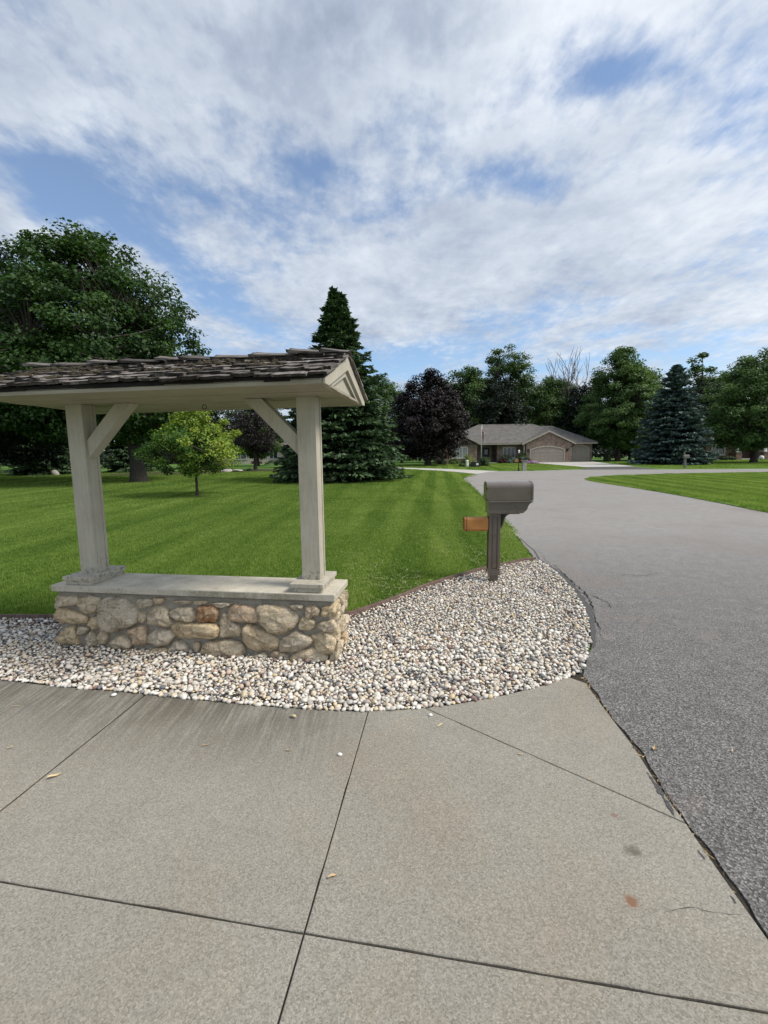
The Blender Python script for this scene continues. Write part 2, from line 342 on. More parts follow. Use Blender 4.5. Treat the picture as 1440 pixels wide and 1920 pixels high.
def _pebble(t):
    r = t.math('FRACT', t.math('ADD', t.attr(), t.math('MULTIPLY', t.orand(), 7.31)))
    col = t.ramp(r, [(0.0, (0.74, 0.70, 0.63)), (0.20, (0.64, 0.60, 0.54)), (0.36, (0.82, 0.79, 0.74)), (0.54, (0.54, 0.52, 0.48)), (0.62, (0.70, 0.60, 0.47)), (0.77, (0.42, 0.39, 0.37)),
                     (0.81, (0.60, 0.46, 0.38)), (0.86, (0.27, 0.27, 0.28)), (0.90, (0.68, 0.56, 0.37)), (0.94, (0.16, 0.17, 0.19)), (0.97, (0.26, 0.17, 0.155))], 'CONSTANT')
    n = t.noise(t.obj(), 60.0, 5, 0.7); n2 = t.noise(t.obj(), 14.0, 3, 0.6)
    col = t.mix(1.0, col, t.ramp(t.math('ADD', t.math('MULTIPLY', n, 0.5), t.math('MULTIPLY', n2, 0.5)), [(0.32, (0.62, 0.60, 0.57)), (0.62, (1.05, 1.04, 1.02))]), 'MULTIPLY')
    return pbsdf(t, col, 0.62, n, 0.25, 0.004, spec=0.35)
M['pebble'] = material('pebble', _pebble)

def _stone(t):
    p = t.obj(); r = t.orand()
    n = t.noise(p, 9.0, 8, 0.68); f = t.noise(p, 55.0, 6, 0.72); v = t.voro(p, 34.0)
    lay = t.noise(t.mapv(p, (5, 5, 26), (R(14), 0, R(10))), 1.6, 6, 0.7)
    k = t.math('ADD', t.math('MULTIPLY', n, 0.50), t.math('ADD', t.math('MULTIPLY', f, 0.28), t.math('MULTIPLY', lay, 0.25)))
    col = t.ramp(k, [(0.36, (0.150, 0.112, 0.074)), (0.45, (0.44, 0.365, 0.265)), (0.55, (0.70, 0.615, 0.485)), (0.70, (0.84, 0.785, 0.68))])
    tint = t.ramp(r, [(0.0, (0.95, 0.93, 0.90)), (0.25, (1.05, 0.98, 0.84)), (0.5, (0.90, 0.88, 0.86)), (0.7, (1.05, 0.94, 0.76)), (0.88, (0.98, 0.84, 0.74)), (1.0, (0.88, 0.84, 0.78))])
    col = t.mix(1.0, col, tint, 'MULTIPLY')
    pit = t.ss(t.math('ADD', v, t.math('MULTIPLY', n, 0.35)), 0.34, 0.24)
    col = t.mix(t.math('MULTIPLY', pit, 0.75), col, (0.085, 0.062, 0.042))
    h = t.math('SUBTRACT', t.math('ADD', t.math('MULTIPLY', f, 0.5), t.math('ADD', t.math('MULTIPLY', n, 0.8), t.math('MULTIPLY', lay, 0.6))), t.math('MULTIPLY', pit, 0.8))
    return pbsdf(t, col, 0.92, h, 1.0, 0.035, spec=0.2)
M['stone'] = material('stone', _stone)
def _stone_rust(t):
    p = t.obj(); n = t.noise(p, 14.0, 7, 0.7)
    return pbsdf(t, t.ramp(n, [(0.30, (0.060, 0.028, 0.014)), (0.42, (0.26, 0.135, 0.065)), (0.54, (0.42, 0.27, 0.155)), (0.66, (0.60, 0.47, 0.33))]), 0.9, n, 0.9, 0.02, spec=0.2)
M['stone_rust'] = material('stone_rust', _stone_rust)
M['mortar'] = material('mortar', lambda t: pbsdf(t, t.ramp(t.noise(t.obj(), 24, 6, 0.7), [(0.3, (0.25, 0.222, 0.178)), (0.7, (0.40, 0.365, 0.305))]), 0.95, t.noise(t.obj(), 40, 6, 0.7), 0.7, 0.012, spec=0.2))
def _cap(t):
    p = t.obj(); n = t.noise(p, 7.0, 6, 0.65); g = t.noise(p, 110.0, 4, 0.7); z = t.n('ShaderNodeSeparateXYZ', {0: p}).outputs[2]
    col = t.ramp(t.math('ADD', t.math('MULTIPLY', n, 0.55), t.math('MULTIPLY', g, 0.45)), [(0.34, (0.33, 0.300, 0.235)), (0.5, (0.50, 0.460, 0.375)), (0.68, (0.61, 0.57, 0.48))])
    side = t.ss(z, 0.548, 0.538)
    lich = t.math('MULTIPLY', t.ss(t.math('ADD', t.math('MULTIPLY', t.noise(t.mapv(p, (1, 1, 0.3)), 3.1, 3, 0.5), 0.7), t.math('MULTIPLY', t.noise(p, 70.0, 6, 0.8), 0.45)), 0.56, 0.72), side)
    col = t.mix(t.math('MULTIPLY', lich, 0.65), col, (0.13, 0.115, 0.065))
    hole = t.math('MULTIPLY', t.ss(t.voro(p, 22.0), 0.16, 0.10), side)
    col = t.mix(t.math('MULTIPLY', hole, 0.6), col, (0.10, 0.09, 0.07))
    return pbsdf(t, col, 0.9, t.math('SUBTRACT', g, hole), 0.4, 0.006, spec=0.25)
M['cap'] = material('cap', _cap)
def _paint(t):
    p = t.obj(); g = t.noise(t.mapv(p, (32, 32, 2.2)), 2.0, 6, 0.7); n = t.noise(p, 3.5, 5, 0.6); z = t.n('ShaderNodeSeparateXYZ', {0: p}).outputs[2]
    col = t.ramp(t.math('ADD', t.math('MULTIPLY', g, 0.5), t.math('MULTIPLY', n, 0.5)), [(0.33, (0.345, 0.310, 0.245)), (0.52, (0.445, 0.408, 0.332)), (0.70, (0.51, 0.472, 0.392))])
    dn = t.noise(p, 22.0, 6, 0.72)
    dirt = t.math('MULTIPLY', t.ss(z, 0.85, 0.60), t.ss(dn, 0.50, 0.64))
    col = t.mix(t.math('MULTIPLY', dirt, 0.75), col, (0.12, 0.112, 0.090))
    crk = t.ss(t.noise(t.mapv(p, (60, 60, 3.0)), 1.0, 4, 0.6), 0.66, 0.71)
    col = t.mix(t.math('MULTIPLY', crk, 0.35), col, (0.16, 0.145, 0.115))
    return pbsdf(t, col, 0.62, g, 0.28, 0.004, spec=0.3)
M['paint'] = material('paint', _paint)
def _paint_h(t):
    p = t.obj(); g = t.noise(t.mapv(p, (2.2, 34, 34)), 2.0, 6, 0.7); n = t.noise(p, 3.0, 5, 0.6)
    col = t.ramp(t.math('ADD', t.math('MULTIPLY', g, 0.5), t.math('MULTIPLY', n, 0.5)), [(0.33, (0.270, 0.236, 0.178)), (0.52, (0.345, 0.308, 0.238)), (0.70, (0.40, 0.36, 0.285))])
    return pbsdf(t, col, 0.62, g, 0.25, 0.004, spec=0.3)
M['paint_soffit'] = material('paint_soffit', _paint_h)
def _shake(t):
    p = t.obj(); r = t.orand(); pw = t.pos()
    g = t.noise(t.mapv(p, (70, 3.0, 12)), 1.6, 6, 0.72); n = t.noise(pw, 7.0, 5, 0.65)
    y = t.n('ShaderNodeSeparateXYZ', {0: p}).outputs[1]
    col = t.ramp(t.math('ADD', t.math('MULTIPLY', g, 0.62), t.math('MULTIPLY', n, 0.38)), [(0.34, (0.040, 0.034, 0.030)), (0.46, (0.150, 0.135, 0.122)), (0.56, (0.290, 0.270, 0.252)), (0.74, (0.46, 0.44, 0.42))])
    col = t.mix(1.0, col, t.ramp(r, [(0.0, (0.30, 0.275, 0.265)), (0.3, (0.66, 0.63, 0.62)), (0.7, (1.05, 1.02, 1.02)), (1.0, (0.42, 0.39, 0.37))]), 'MULTIPLY')
    rot = t.ss(t.math('ADD', y, t.math('MULTIPLY', t.noise(pw, 26.0, 5, 0.7), 0.055)), 0.052, 0.024)      # weathered black butt ends
    col = t.mix(t.math('MULTIPLY', rot, 0.9), col, (0.016, 0.013, 0.011))
    mo = t.ss(t.math('ADD', t.math('MULTIPLY', t.noise(pw, 4.2, 4, 0.6), 0.75), t.math('MULTIPLY', t.noise(pw, 40.0, 5, 0.7), 0.35)), 0.62, 0.74)
    col = t.mix(t.math('MULTIPLY', mo, 0.55), col, (0.046, 0.038, 0.024))
    return pbsdf(t, col, 0.85, t.math('ADD', g, t.math('MULTIPLY', mo, 0.5)), 0.8, 0.010, spec=0.3)
M['shake'] = material('shake', _shake)
M['felt'] = material('felt', lambda t: pbsdf(t, (0.010, 0.009, 0.009), 0.9))
M['moss'] = material('moss', lambda t: pbsdf(t, t.ramp(t.noise(t.obj(), 60, 5, 0.7), [(0.35, (0.026, 0.020, 0.011)), (0.7, (0.085, 0.068, 0.038))]), 1.0, t.noise(t.obj(), 80, 4), 1.0, 0.02))
M['iron'] = material('iron', lambda t: pbsdf(t, (0.075, 0.050, 0.035), 0.6, metal=0.6))
M['edging'] = material('edging', lambda t: pbsdf(t, t.ramp(t.noise(t.pos(), 18, 5, 0.7), [(0.3, (0.065, 0.042, 0.034)), (0.7, (0.170, 0.112, 0.092))]), 0.85, t.noise(t.pos(), 60, 4), 0.4, 0.005))
def _mbox(t):
    p = t.obj(); n = t.noise(p, 5.0, 5, 0.6)
    return pbsdf(t, t.ramp(n, [(0.3, (0.088, 0.066, 0.051)), (0.7, (0.118, 0.091, 0.072))]), t.ss(n, 0.3, 0.7, 0.24, 0.36), t.noise(p, 220.0, 3), 0.08, 0.002, spec=0.6, **{'Coat Weight': 1.0, 'Coat Roughness': 0.20})
M['mailbox'] = material('mailbox', _mbox)
M['mailbox_dark'] = material('mailbox_dark', lambda t: pbsdf(t, (0.018, 0.016, 0.015), 0.6))
M['orange'] = material('orange', lambda t: pbsdf(t, t.ramp(t.noise(t.obj(), 6, 3), [(0.3, (0.36, 0.15, 0.040)), (0.7, (0.47, 0.205, 0.055))]), 0.6))
M['plaque_brown'] = material('plaque_brown', lambda t: pbsdf(t, t.ramp(t.noise(t.obj(), 8, 3), [(0.3, (0.17, 0.075, 0.030)), (0.7, (0.23, 0.105, 0.045))]), 0.6))
def brickmat(name, c1, c2, mort, sc=1.0):
    def fn(t):
        p = t.pos(); x = t.n('ShaderNodeSeparateXYZ', {0: p})
        v = t.n('ShaderNodeCombineXYZ', {0: t.math('ADD', x.outputs[0], x.outputs[1]), 1: x.outputs[2], 2: 0.0}).outputs[0]
        b = t.n('ShaderNodeTexBrick', {'Vector': v, 'Color1': (*c1, 1), 'Color2': (*c2, 1), 'Mortar': (*mort, 1), 'Scale': sc, 'Mortar Size': 0.012, 'Brick Width': 0.24, 'Row Height': 0.08, 'Bias': -0.1}, offset=0.5)
        n = t.noise(p, 2.6, 5, 0.75)
        return pbsdf(t, t.mix(1.0, b.outputs[0], t.ramp(n, [(0.3, (0.55, 0.55, 0.56)), (0.7, (1.35, 1.3, 1.25))]), 'MULTIPLY'), 0.9, b.outputs['Fac'], -0.3, 0.01)
    return material(name, fn)
M['brick_brown'] = brickmat('brick_brown', (0.17, 0.105, 0.078), (0.34, 0.245, 0.195), (0.30, 0.27, 0.24))
M['brick_red'] = brickmat('brick_red', (0.16, 0.070, 0.050), (0.24, 0.115, 0.085), (0.26, 0.23, 0.20))
M['brick_pale'] = brickmat('brick_pale', (0.50, 0.43, 0.37), (0.62, 0.55, 0.48), (0.55, 0.50, 0.45))
def shinglemat(name, a, b):
    def fn(t):
        p = t.pos(); x = t.n('ShaderNodeSeparateXYZ', {0: p})
        v = t.n('ShaderNodeCombineXYZ', {0: x.outputs[0], 1: t.math('ADD', x.outputs[1], x.outputs[2]), 2: 0.0}).outputs[0]
        bk = t.n('ShaderNodeTexBrick', {'Vector': v, 'Color1': (*a, 1), 'Color2': (*b, 1), 'Mortar': (*[q * 0.7 for q in a], 1), 'Scale': 1.0, 'Mortar Size': 0.01, 'Brick Width': 0.33, 'Row Height': 0.2}, offset=0.5)
        n = t.noise(p, 3.5, 5, 0.7)
        return pbsdf(t, t.mix(1.0, bk.outputs[0], t.ramp(n, [(0.3, (0.7, 0.7, 0.7)), (0.7, (1.25, 1.25, 1.25))]), 'MULTIPLY'), 0.92)
    return material(name, fn)
M['roof_grey'] = shinglemat('roof_grey', (0.105, 0.098, 0.092), (0.165, 0.155, 0.145))
M['roof_brown'] = shinglemat('roof_brown', (0.110, 0.088, 0.080), (0.160, 0.130, 0.118))
M['trim_tan'] = material('trim_tan', lambda t: pbsdf(t, t.ramp(t.noise(t.obj(), 3, 3), [(0.3, (0.36, 0.32, 0.27)), (0.7, (0.42, 0.38, 0.32))]), 0.6))
M['door_tan'] = material('door_tan', lambda t: pbsdf(t, t.ramp(t.noise(t.obj(), 2, 3), [(0.3, (0.27, 0.235, 0.20)), (0.7, (0.31, 0.275, 0.235))]), 0.6))
M['white'] = material('white', lambda t: pbsdf(t, t.ramp(t.noise(t.obj(), 4, 4), [(0.3, (0.66, 0.65, 0.62)), (0.7, (0.76, 0.75, 0.72))]), 0.55))
M['glass'] = material('glass', lambda t: pbsdf(t, t.ramp(t.noise(t.obj(), 1.2, 3), [(0.35, (0.010, 0.013, 0.015)), (0.65, (0.035, 0.042, 0.045))]), 0.06, spec=0.8))
M['glass_curtain'] = material('glass_curtain', lambda t: pbsdf(t, t.ramp(t.noise(t.mapv(t.obj(), (9, 1, 0.4)), 1.0, 3), [(0.35, (0.10, 0.115, 0.11)), (0.65, (0.36, 0.38, 0.37))]), 0.12, spec=0.7))
M['door_dark'] = material('door_dark', lambda t: pbsdf(t, t.ramp(t.noise(t.obj(), 3, 3), [(0.3, (0.012, 0.011, 0.012)), (0.7, (0.024, 0.022, 0.024))]), 0.45))
M['door_red'] = material('door_red', lambda t: pbsdf(t, (0.10, 0.018, 0.014), 0.5))
M['metal_pole'] = material('metal_pole', lambda t: pbsdf(t, (0.62, 0.62, 0.63), 0.4, metal=0.5))
M['metal_black'] = material('metal_black', lambda t: pbsdf(t, (0.020, 0.020, 0.020), 0.45))
M['wood_grey'] = material('wood_grey', lambda t: pbsdf(t, t.ramp(t.noise(t.mapv(t.obj(), (20, 20, 2)), 2, 5, 0.7), [(0.3, (0.12, 0.113, 0.10)), (0.7, (0.22, 0.21, 0.19))]), 0.9))
M['limestone'] = material('limestone', lambda t: pbsdf(t, t.ramp(t.noise(t.obj(), 6, 6, 0.7), [(0.3, (0.27, 0.25, 0.22)), (0.7, (0.46, 0.43, 0.38))]), 0.9, t.noise(t.obj(), 12, 5), 0.7, 0.02))
M['dry_leaf'] = material('dry_leaf', lambda t: pbsdf(t, t.ramp(t.orand(), [(0.0, (0.50, 0.36, 0.19)), (0.5, (0.62, 0.52, 0.32)), (1.0, (0.36, 0.21, 0.10))]), 0.8))
M['glow_globe'] = material('glow_globe', lambda t: pbsdf(t, (0.80, 0.80, 0.78), 0.3))
M['litter'] = material('litter', lambda t: pbsdf(t, t.ramp(t.attr(), [(0.0, (0.05, 0.032, 0.018)), (0.6, (0.16, 0.10, 0.05)), (1.0, (0.42, 0.33, 0.17))]), 0.85))
M['dirt_pale'] = material('dirt_pale', lambda t: pbsdf(t, (0.20, 0.16, 0.10), 0.95))
def _flag(t):
    p = t.obj(); x = t.n('ShaderNodeSeparateXYZ', {0: p})
    a = t.n('ShaderNodeAttribute', attribute_name='uvf').outputs['Vector']; u = t.n('ShaderNodeSeparateXYZ', {0: a})
    s = t.math('GREATER_THAN', t.math('FRACT', t.math('MULTIPLY', u.outputs[1], 6.5)), 0.5)
    col = t.mix(s, (0.42, 0.025, 0.035), (0.78, 0.76, 0.74))
    can = t.math('MULTIPLY', t.math('LESS_THAN', u.outputs[0], 0.40), t.math('GREATER_THAN', u.outputs[1], 0.4615))
    st = t.ss(t.voro(t.vmath('MULTIPLY', a, (14.5, 17.0, 0.0)), 1.0, rand=0.0), 0.30, 0.22)
    col = t.mix(can, col, t.mix(st, (0.025, 0.035, 0.12), (0.8, 0.8, 0.8)))
    return pbsdf(t, col, 0.8)
M['flag'] = material('flag', _flag)
# ================================================================== THE SETTING
# lawn: one sheet to the horizon, level with the terrain
LAWN_DZ = -0.022

CONC_EDGE = [(1.47, 3.20), (1.43, 2.74), (1.405, 2.33), (1.365, 2.06), (1.335, 1.76), (1.31, 1.51), (1.295, 1.33), (1.27, 1.06), (1.22, -0.2), (1.10, -4.0)]
PEB_ROAD = [(1.47, 3.20), (1.71, 3.59), (1.87, 3.92), (2.09, 4.48), (2.23, 5.01), (2.37, 5.81), (2.42, 6.40), (2.40, 6.86)]
ROAD_LEFT = [(2.43, 7.09), (2.76, 9.05), (3.18, 11.91), (3.88, 17.3), (4.53, 23.39), (4.86, 26.81), (5.30, 29.0), (6.20, 31.6), (6.97, 33.4)]
PEB_FRONT = [(-6.6, 3.98), (-6.0, 3.85), (-4.6, 3.56), (-3.4, 3.31), (-2.96, 3.22), (-2.47, 3.11), (-2.03, 3.04), (-1.71, 2.98), (-1.6, 2.95), (-1.19, 2.87), (-0.81, 2.80), (-0.44, 2.75), (-0.12, 2.72), (0.25, 2.75), (0.56, 2.82), (0.88, 2.92), (1.19, 3.05), (1.47, 3.20)]
EDGING = [(-7.0, 4.66), (-5.5, 4.60), (-4.11, 4.55), (-3.49, 4.53), (-2.2, 4.48), (-1.0, 4.42), (-0.45, 4.43), (-0.13, 4.73), (0.25, 5.20), (0.77, 5.75), (1.38, 6.28), (1.97, 6.71), (2.25, 6.86), (2.40, 6.88)]

def densify(pts, step, jit=0.0, seed=1):
    r = random.Random(seed); out = []
    for a, b in zip(pts[:-1], pts[1:]):
        a = Vector(a); b = Vector(b); n = max(1, int((b - a).length / step))
        for i in range(n):
            p = a.lerp(b, i / n); t = (b - a).normalized(); k = jit * (r.random() * 2 - 1) if (i or out) else 0
            out.append((p.x - t.y * k, p.y + t.x * k))
    out.append(tuple(pts[-1])); return out
def smooth_line(pts, it=2):
    for _ in range(it):
        q = [pts[0]]
        for a, b in zip(pts[:-1], pts[1:]):
            q += [(a[0] * .75 + b[0] * .25, a[1] * .75 + b[1] * .25), (a[0] * .25 + b[0] * .75, a[1] * .25 + b[1] * .75)]
        q.append(pts[-1]); pts = q
    return pts
PEB_FRONT_S = smooth_line(PEB_FRONT); EDGING_S = smooth_line(EDGING); ROAD_LEFT_S = smooth_line(ROAD_LEFT); PEB_ROAD_S = smooth_line(PEB_ROAD)

# the lawn sheet: coarse to the horizon, fine round the gravel bed, where it dips below the stones
BED0 = PEB_FRONT_S + PEB_ROAD_S[1:] + EDGING_S[::-1]
xs = sorted(set([-600, -200, -90, -60, -30, -12, 12, 30, 60, 90, 200, 600] + [round(-8 + 0.08 * i, 3) for i in range(138)])); ys = sorted(set([-300, -60, -8, 10, 25, 45, 64.1667, 120, 300, 900] + [round(2.4 + 0.08 * i, 3) for i in range(60)]))
gx, gy = np.meshgrid(np.array(xs), np.array(ys)); gz_ = Tn(gy) + LAWN_DZ; gz_[inpoly(gx.ravel(), gy.ravel(), BED0).reshape(gx.shape)] = -0.16
nx = len(xs); ii, jj = np.meshgrid(np.arange(nx - 1), np.arange(len(ys) - 1)); a0 = (jj * nx + ii).ravel()
tag(link('lawn', mesh_np('lawn', np.stack([gx.ravel(), gy.ravel(), gz_.ravel()], 1), np.stack([a0, a0 + 1, a0 + nx + 1, a0 + nx], 1), M['lawn'])), kind='structure')

# road: asphalt street running ahead, opening to the cross street; the near edge is ragged
near_edge = [(x + 0.016 + 0.010 * math.sin(y * 9) + 0.006 * math.sin(y * 31), y) for x, y in densify(CONC_EDGE[::-1], 0.05)]
peb_edge = [(x + 0.03, y) for x, y in densify(PEB_ROAD_S, 0.06, 0.012, 3)]
left_edge = densify(ROAD_LEFT_S, 0.12, 0.02, 4)
road_poly = near_edge[:-1] + peb_edge[1:] + left_edge + [(8.6, 36.3), (9.87, 37.19), (12.46, 36.93), (15.59, 38.07), (17.63, 38.54), (21.53, 37.28), (25.2, 36.1), (30.65, 35.39), (44, 34.2), (70, 33.6), (70, -4.0)]
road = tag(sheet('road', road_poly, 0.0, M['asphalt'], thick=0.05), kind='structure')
# pale side street to the left
side = [(7.02, 33.5), (6.2, 36.4), (5.21, 39.07), (2.21, 44.81), (-4.0, 55.5), (-2.6, 57.0), (2.35, 47.65), (5.81, 43.62), (8.3, 39.6), (9.7, 37.2), (8.62, 36.25)]
tag(sheet('side_street', side, 0.004, M['concrete_pale']), kind='structure')
# grass island right of the street
island = smooth_line([(9.2, -8.0), (9.9, 4.0), (10.38, 11.86), (10.75, 13.9), (11.2, 17.6), (11.35, 22.15), (11.41, 24.56), (11.8, 25.88), (12.51, 27.29), (15.06, 29.07), (19.19, 30.05), (26.32, 30.37), (45, 30.2), (70, 30.0)], 2) + [(70, -8.0)]
tag(sheet('grass_island', island, 0.018, M['lawn']), kind='structure')
# drive of the brick house: pale concrete, then a darker asphalt apron at the street
tag(sheet('garage_drive', [(19.9, 60.9), (28.6, 60.9), (24.5, 43.3), (19.6, 43.3)], 0.006, M['concrete_pale']), kind='structure')
tag(sheet('drive_apron', [(19.4, 43.2), (23.9, 43.2), (22.9, 36.7), (17.0, 38.2)], 0.007, M['asphalt_dark']), kind='structure')
tag(sheet('drive_base', [(-7, 4.1), (-3.4, 3.4), (-0.12, 2.8), (0.9, 3.0), (1.5, 3.3)] + [(x + 0.15, y) for x, y in CONC_EDGE[1:]] + [(-7, -4.0)], -0.008, M['soil']), kind='structure')

# concrete drive: separate slabs with open joints
def shrink(poly, d):
    n = len(poly); A = sum(poly[i][0] * poly[(i + 1) % n][1] - poly[(i + 1) % n][0] * poly[i][1] for i in range(n)); sg = 1 if A > 0 else -1
    out = []
    for i in range(n):
        p0 = Vector(poly[i - 1]); p = Vector(poly[i]); p1 = Vector(poly[(i + 1) % n])
        a = (p - p0).normalized(); b = (p1 - p).normalized(); na = Vector((-a.y, a.x)) * sg; nb = Vector((-b.y, b.x)) * sg
        m = na + nb; m = m / max(m.dot(m) / 2, 0.5) if m.length > 1e-6 else na
        out.append((p.x + m.x * d, p.y + m.y * d))
    return out
drive = tag(empty('driveway', (0, 0, 0)), kind='structure')
def curve_part(x0, x1): return [p for p in PEB_FRONT_S if x0 + 0.05 < p[0] < x1 - 0.05]
def on_curve(x): return (x, float(np.interp(x, [p[0] for p in PEB_FRONT_S], [p[1] for p in PEB_FRONT_S])))
def edge_part(y1, y0): return [p for p in densify(CONC_EDGE, 0.12) if y0 < p[1] < y1]
def rag(p0, p1, n=14, a=0.0022, seed=5):
    r = random.Random(seed); p0 = Vector(p0); p1 = Vector(p1); t = (p1 - p0).normalized()
    return [tuple(p0.lerp(p1, i / n) + Vector((-t.y, t.x)) * (a * (r.random() * 2 - 1))) for i in range(1, n)]
J = dict(At=on_curve(-0.12), AB=(-0.30, 1.36), Ab=(-0.95, -3.6), Ct=on_curve(-1.71), CB=(-1.89, 1.627), Cb=(-2.58, -3.4), Et=on_curve(-3.4), EB=(-3.60, 1.92), Eb=(-4.3, -3.2), Dt=on_curve(0.25), Db=(1.342, 1.80), Be=(1.275, 1.095), Re=(1.11, -3.8), Ft=on_curve(-6.4), FB=(-6.6, 2.42), Fb=(-7.2, -3.0))
slabs = [
    [J['Ct']] + curve_part(-1.71, -0.12) + [J['At']] + rag(J['At'], J['AB']) + [J['AB']] + rag(J['AB'], J['CB'], seed=6) + [J['CB']] + rag(J['CB'], J['Ct'], seed=7),
    [J['At']] + curve_part(-0.12, 0.25) + [J['Dt']] + rag(J['Dt'], J['Db'], seed=8) + [J['Db']] + edge_part(1.80, 1.095) + [J['Be']] + rag(J['Be'], J['AB'], seed=9) + [J['AB']] + rag(J['AB'], J['At'], seed=5)[:0],
    [J['Dt']] + curve_part(0.25, 1.46) + edge_part(3.19, 1.81) + [J['Db']],
    [J['Et']] + curve_part(-3.4, -1.71) + [(J['Ct'][0] - 0.007, J['Ct'][1]), (J['CB'][0] - 0.007, J['CB'][1])] + rag(J['CB'], J['EB'], seed=10) + [J['EB']],
    [J['Ft']] + curve_part(-6.4, -3.4) + [J['Et'], J['EB'], J['FB']],
    [J['AB'], J['Be']] + edge_part(1.09, -3.7) + [J['Re'], J['Ab']],
    [J['CB'], J['AB'], J['Ab'], J['Cb']], [J['EB'], J['CB'], J['Cb'], J['Eb']], [J['FB'], J['EB'], J['Eb'], J['Fb']]]
for k, poly in enumerate(slabs):
    gap = 0.0036
    b0 = shrink(poly, gap); b1 = shrink(poly, gap + 0.003); n = len(poly); dz = [0, 0.002, 0.001, -0.001, 0, 0.0015, 0, 0.001, 0][k]
    vs = [(x, y, -0.10) for x, y in b0] + [(x, y, -0.003 + dz) for x, y in b0] + [(x, y, dz) for x, y in b1]
    fs = [(i, (i + 1) % n, n + (i + 1) % n, n + i) for i in range(n)] + [(n + i, n + (i + 1) % n, 2 * n + (i + 1) % n, 2 * n + i) for i in range(n)] + [tuple(range(2 * n, 3 * n))]
    m_ = MB(); m_.add(vs, fs); me = m_.mesh('concrete_slab', M['concrete'])
    link('concrete_slab', me, drive)

# ragged dark strip and crack along the broken asphalt edge by the gravel
def ribbon(name, pts, wd, m, dz, parent=None, seed=2, vary=0.5, taper=True):
    r = random.Random(seed); L = []; Rr = []
    for i, p in enumerate(pts):
        a = Vector(pts[max(i - 1, 0)]); b = Vector(pts[min(i + 1, len(pts) - 1)]); t = (b - a).normalized(); k = wd * (1 - vary + vary * 2 * r.random()) / 2 * (math.sin(math.pi * (i + 0.3) / (len(pts) - 0.4)) ** 0.5 if taper else 1)
        L.append((p[0] - t.y * k, p[1] + t.x * k)); Rr.append((p[0] + t.y * k, p[1] - t.x * k))
    n = len(pts); vs = [(x, y, T(y) + dz) for x, y in L] + [(x, y, T(y) + dz) for x, y in Rr]
    return MB().add(vs, [(i, i + 1, n + i + 1, n + i) for i in range(n - 1)]).build(name, m, parent)
e_pts = [(x + 0.06, y) for x, y in densify(PEB_ROAD_S[6:], 0.07, 0.012, 11)] + [(2.62, 7.6), (2.66, 8.1), (2.75, 8.8)]
ribbon('edge_strip', e_pts, 0.075, M['asphalt_dark'], 0.004, road, 3, 0.35)
c_pts = [(x + 0.125 + 0.02 * math.sin(y * 4), y) for x, y in densify(PEB_ROAD_S[8:], 0.05, 0.014, 12)] + [(2.63, 7.2), (2.68, 7.6)]
ribbon('crack', c_pts, 0.011, M['crack'], 0.008, road, 4, 0.8)
c2 = densify([(2.32, 5.25), (2.46, 5.02), (2.50, 4.75), (2.42, 4.6)], 0.03, 0.012, 13); ribbon('crack', c2, 0.009, M['crack'], 0.008, road, 5, 0.8)
c3 = densify([(3.05, 5.9), (3.3, 5.95), (3.55, 5.9), (3.9, 6.05)], 0.04, 0.015, 14); ribbon('crack', c3, 0.006, M['crack'], 0.004, road, 6, 0.8)
# tar smears on the drive's edge
for k, (pts, wd) in enumerate([([(1.352, 2.125), (1.345, 2.03), (1.326, 1.90), (1.310, 1.83)], 0.016), ([(1.296, 1.665), (1.292, 1.62)], 0.010), ([(1.280, 1.47), (1.276, 1.44)], 0.010)]):
    ribbon('tar_smear', densify(pts, 0.012, 0.003, 20 + k), wd, M['asphalt_dark'], 0.0045, drive, 30 + k, 0.7)
hair = densify([(1.285, 1.40), (1.20, 1.405), (1.10, 1.43), (1.03, 1.42), (0.98, 1.44)], 0.02, 0.004, 33); ribbon('crack', hair, 0.0016, M['crack'], 0.0045, drive, 31, 0.6)

# ------------------------------------------------------------------ pebble bed
BED = PEB_FRONT_S + PEB_ROAD_S[1:] + EDGING_S[::-1]
bed = tag(sheet('pebble_bed', PEB_FRONT_S + [(x + 0.10, y) for x, y in PEB_ROAD_S[1:]] + EDGING_S[::-1], -0.046, M['grit']), kind='structure')
def ico(sub):
    bm = bmesh.new(); bmesh.ops.create_icosphere(bm, subdivisions=sub, radius=1.0)
    v = np.array([p.co[:] for p in bm.verts]); f = np.array([[q.index for q in fc.verts] for fc in bm.faces]); bm.free(); return v, f
def pebble_variants(n, sub, seed):
    r = np.random.default_rng(seed); v0, f0 = ico(sub); out = []
    for _ in range(n):
        v = v0.copy()
        for _k in range(5):
            d = r.normal(size=3); d /= np.linalg.norm(d); v = v + np.outer(np.maximum(0, v0 @ d - 0.25) * r.uniform(-0.38, 0.16), d)
        v *= np.array([1.0, r.uniform(0.68, 0.92), r.uniform(0.45, 0.70)]); out.append(v)
    return out, f0
